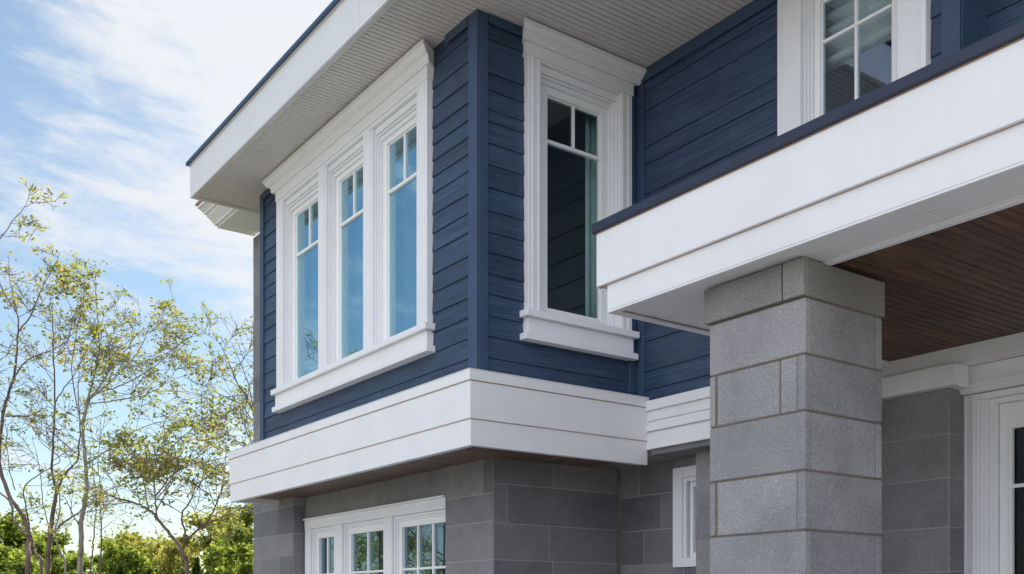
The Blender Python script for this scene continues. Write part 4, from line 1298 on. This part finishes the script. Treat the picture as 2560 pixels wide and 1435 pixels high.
# bushy background trees
def bushy(x, y, h, w, seed, label, leaf, n=9000, lsize=0.11, group='bushy green trees behind the slender trees', bottom=0.1):
    r = np.random.RandomState(seed)
    t = Tree(seed); base = np.array((x, y, -0.03))
    t.branch([base, base + (0.05, 0, h * 0.3), base + (r.normal(0, .1), r.normal(0, .1), h * 0.8)], 0.05 * h / 2, 0.02, 5, w * 0.7, 0.2, lsize)
    k = 60; n = int(n * 1.7)
    cs = []
    for i in range(k):
        a = r.uniform(0, 2 * np.pi); z = r.uniform(bottom, 1.0)
        rad = w * 0.5 * math.sqrt(max(0.02, 1 - ((z - 0.45) / 0.58) ** 2)) * r.uniform(0.35, 1.0)
        cs.append((x + rad * math.cos(a), y + rad * math.sin(a), h * z * 0.93, r.uniform(0.14, 0.30) * w * 0.5))
    per = n // k
    for cx, cy, cz, cr_ in cs:
        dirs = r.normal(0, 1, (per, 3)); dirs /= np.linalg.norm(dirs, axis=1)[:, None]
        rr = cr_ * np.abs(r.normal(0.55, 0.42, (per, 1)))
        c = np.array((cx, cy, cz)) + dirs * rr * np.array((1, 1, 0.75))
        a = r.normal(0, 1, (per, 3)); a /= np.linalg.norm(a, axis=1)[:, None]
        u = r.normal(0, 1, (per, 3)); bb = np.cross(a, u); bb /= np.linalg.norm(bb, axis=1)[:, None] + 1e-9
        s_ = lsize * r.uniform(0.6, 1.2, (per, 1))
        v = np.stack([c - a * s_ * .5, c + bb * s_ * .32, c + a * s_ * .5, c - bb * s_ * .32], axis=1)
        t.lv.append(v.reshape(-1, 3)); t.lt.append(np.clip(r.normal(0.5 + r.normal(0, .12), 0.22, per), 0, 1))
    return t.finish(base, label, group, M['bark_red'], leaf)


def bushy_at(px, ptop, d, wpx, seed, label, leaf, **kw):
    p_ = at(px, ptop, d)
    return bushy(p_[0], p_[1], p_[2], wpx * 1.55 * d / FOCAL, seed, label, leaf, **kw)


bushy_at(-10, 1265, 21, 190, 201, 'bright yellow green bushy tree at the left edge of the picture', M['leaf_green'], n=11000)
bushy_at(110, 1318, 24, 150, 202, 'rounded green bushy tree behind the two dark trunks', M['leaf_green'])
bushy_at(190, 1372, 23, 120, 203, 'low green bushy tree behind the white barked trunk', M['leaf_green'])
bushy_at(290, 1345, 22, 150, 204, 'green bushy tree between the white barked trunk and the leaning trunk', M['leaf_green'])
bushy_at(345, 1318, 27, 180, 205, 'autumn tinted bushy tree rising just left of the leaning trunk', M['leaf_mixed'], n=8000)
bushy_at(430, 1330, 25, 170, 206, 'autumn tinted bushy tree directly behind the leaning trunk', M['leaf_mixed'], n=7000)
bushy_at(530, 1260, 24, 190, 207, 'tall yellow tinted bushy tree under the corner of the white band', M['leaf_mixed'], n=8000)
bushy_at(625, 1230, 22, 150, 208, 'yellow green bushy tree touching the stone tower', M['leaf_green'], n=9000)
bushy_at(585, 1345, 20, 130, 209, 'low green bushy tree at the foot of the stone tower', M['leaf_green'], n=8000)
bushy_at(30, 1350, 19, 150, 210, 'low dark green bush at the foot of the leftmost tree', M['leaf_green'], n=7000)


def conifer(px, ptop, d, wpx, seed, label):
    r = np.random.RandomState(seed)
    p_ = at(px, ptop, d); h = p_[2]; w = wpx * d / FOCAL
    t = Tree(seed); base = np.array((p_[0], p_[1], -0.03))
    t.tube(np.array([base, base + (0, 0, h * 0.97)]), [0.06, 0.01], 6)
    n = 9000
    z = 1 - np.sqrt(r.uniform(0, 1, n)); rad = w * 0.5 * (1 - z) ** 0.75 * r.uniform(0.35, 1.05, n) + 0.02
    a = r.uniform(0, 2 * np.pi, n)
    lob = 1 + 0.15 * np.sin(a * 5 + z * 20)
    c = np.stack([p_[0] + rad * lob * np.cos(a), p_[1] + rad * lob * np.sin(a), h * (0.03 + 0.95 * z)], axis=1)
    up = np.stack([np.cos(a) * 0.5, np.sin(a) * 0.5, np.full(n, 0.9)], axis=1) + r.normal(0, .3, (n, 3)); up /= np.linalg.norm(up, axis=1)[:, None]
    u = r.normal(0, 1, (n, 3)); bb = np.cross(up, u); bb /= np.linalg.norm(bb, axis=1)[:, None]
    s_ = 0.10 * r.uniform(0.6, 1.2, (n, 1))
    v = np.stack([c - up * s_ * .5, c + bb * s_ * .2, c + up * s_ * .6, c - bb * s_ * .2], axis=1)
    t.lv.append(v.reshape(-1, 3)); t.lt.append(np.clip(r.normal(.45, .25, n), 0, 1))
    e = empty('conifer', tuple(base), label, 'conifer', 'dark conical conifers at the bottom of the picture')
    tv = np.vstack(t.tv); tq = np.vstack(t.tq)
    raw_mesh('trunk', tv, tq, np.full(len(tq), .5), M['bark_red'], e)
    lv = np.vstack(t.lv); raw_mesh('crown', lv, np.arange(len(lv)).reshape(-1, 4), np.concatenate(t.lt), M['leaf_dark'], e)


conifer(492, 1385, 18.5, 62, 301, 'dark conical conifer just right of the leaning trunk')
conifer(375, 1412, 18.5, 56, 302, 'small dark conical conifer between the bushes left of the leaning trunk')
conifer(305, 1396, 18.5, 90, 303, 'broad dark conifer right of the thin upright stems')

# trees that stand further to the left and show in the window panes
GR = 'trees mirrored in the window panes'
def simple_tree(x, y, h, seed, label):
    t = Tree(seed); b = np.array((x, y, -0.03)); r = t.r
    top = b + (r.normal(0, .3), r.normal(0, .3), h)
    mid = b + (top - b) * 0.35
    t.branch([b, mid, b + (top - b) * 0.7, top], 0.10, 0.01, 22, 1.3, 2.0, start=0.3)
    for k in range(6):
        a = r.uniform(0, 6.28); q = b + (top - b) * r.uniform(0.25, 0.7); e = q + np.array((math.cos(a) * 1.3, math.sin(a) * 1.3, r.uniform(.8, 1.8)))
        t.branch([q, (q + e) / 2 + (0, 0, -0.1), e], 0.04, 0.008, 9, 0.9, 2.2)
    t.finish(b, label, GR, M['bark_red'], M['leaf_olive'])


simple_tree(0.6, 16.5, 6.4, 401, 'sparse tree mirrored in the pane next to the stone pier')
simple_tree(-0.9, 18.5, 6.8, 402, 'sparse tree mirrored in the middle of the gridded ground floor pane')
simple_tree(-2.6, 19.5, 6.0, 403, 'sparse tree mirrored farthest left in the ground floor panes')
simple_tree(1.2, 19.8, 5.6, 404, 'sparse tree mirrored low in the upper triple window')
bushy(-0.6, 24.0, 3.4, 3.6, 411, 'green bush mirrored in the gridded ground floor pane', M['leaf_green'], n=6000, group=GR)
bushy(-3.6, 24.0, 3.8, 3.8, 412, 'green bush mirrored in the middle ground floor pane', M['leaf_green'], n=6000, group=GR)
bushy(-6.6, 22.5, 3.2, 3.8, 413, 'green bush mirrored beside the stone pier', M['leaf_mixed'], n=6000, group=GR)
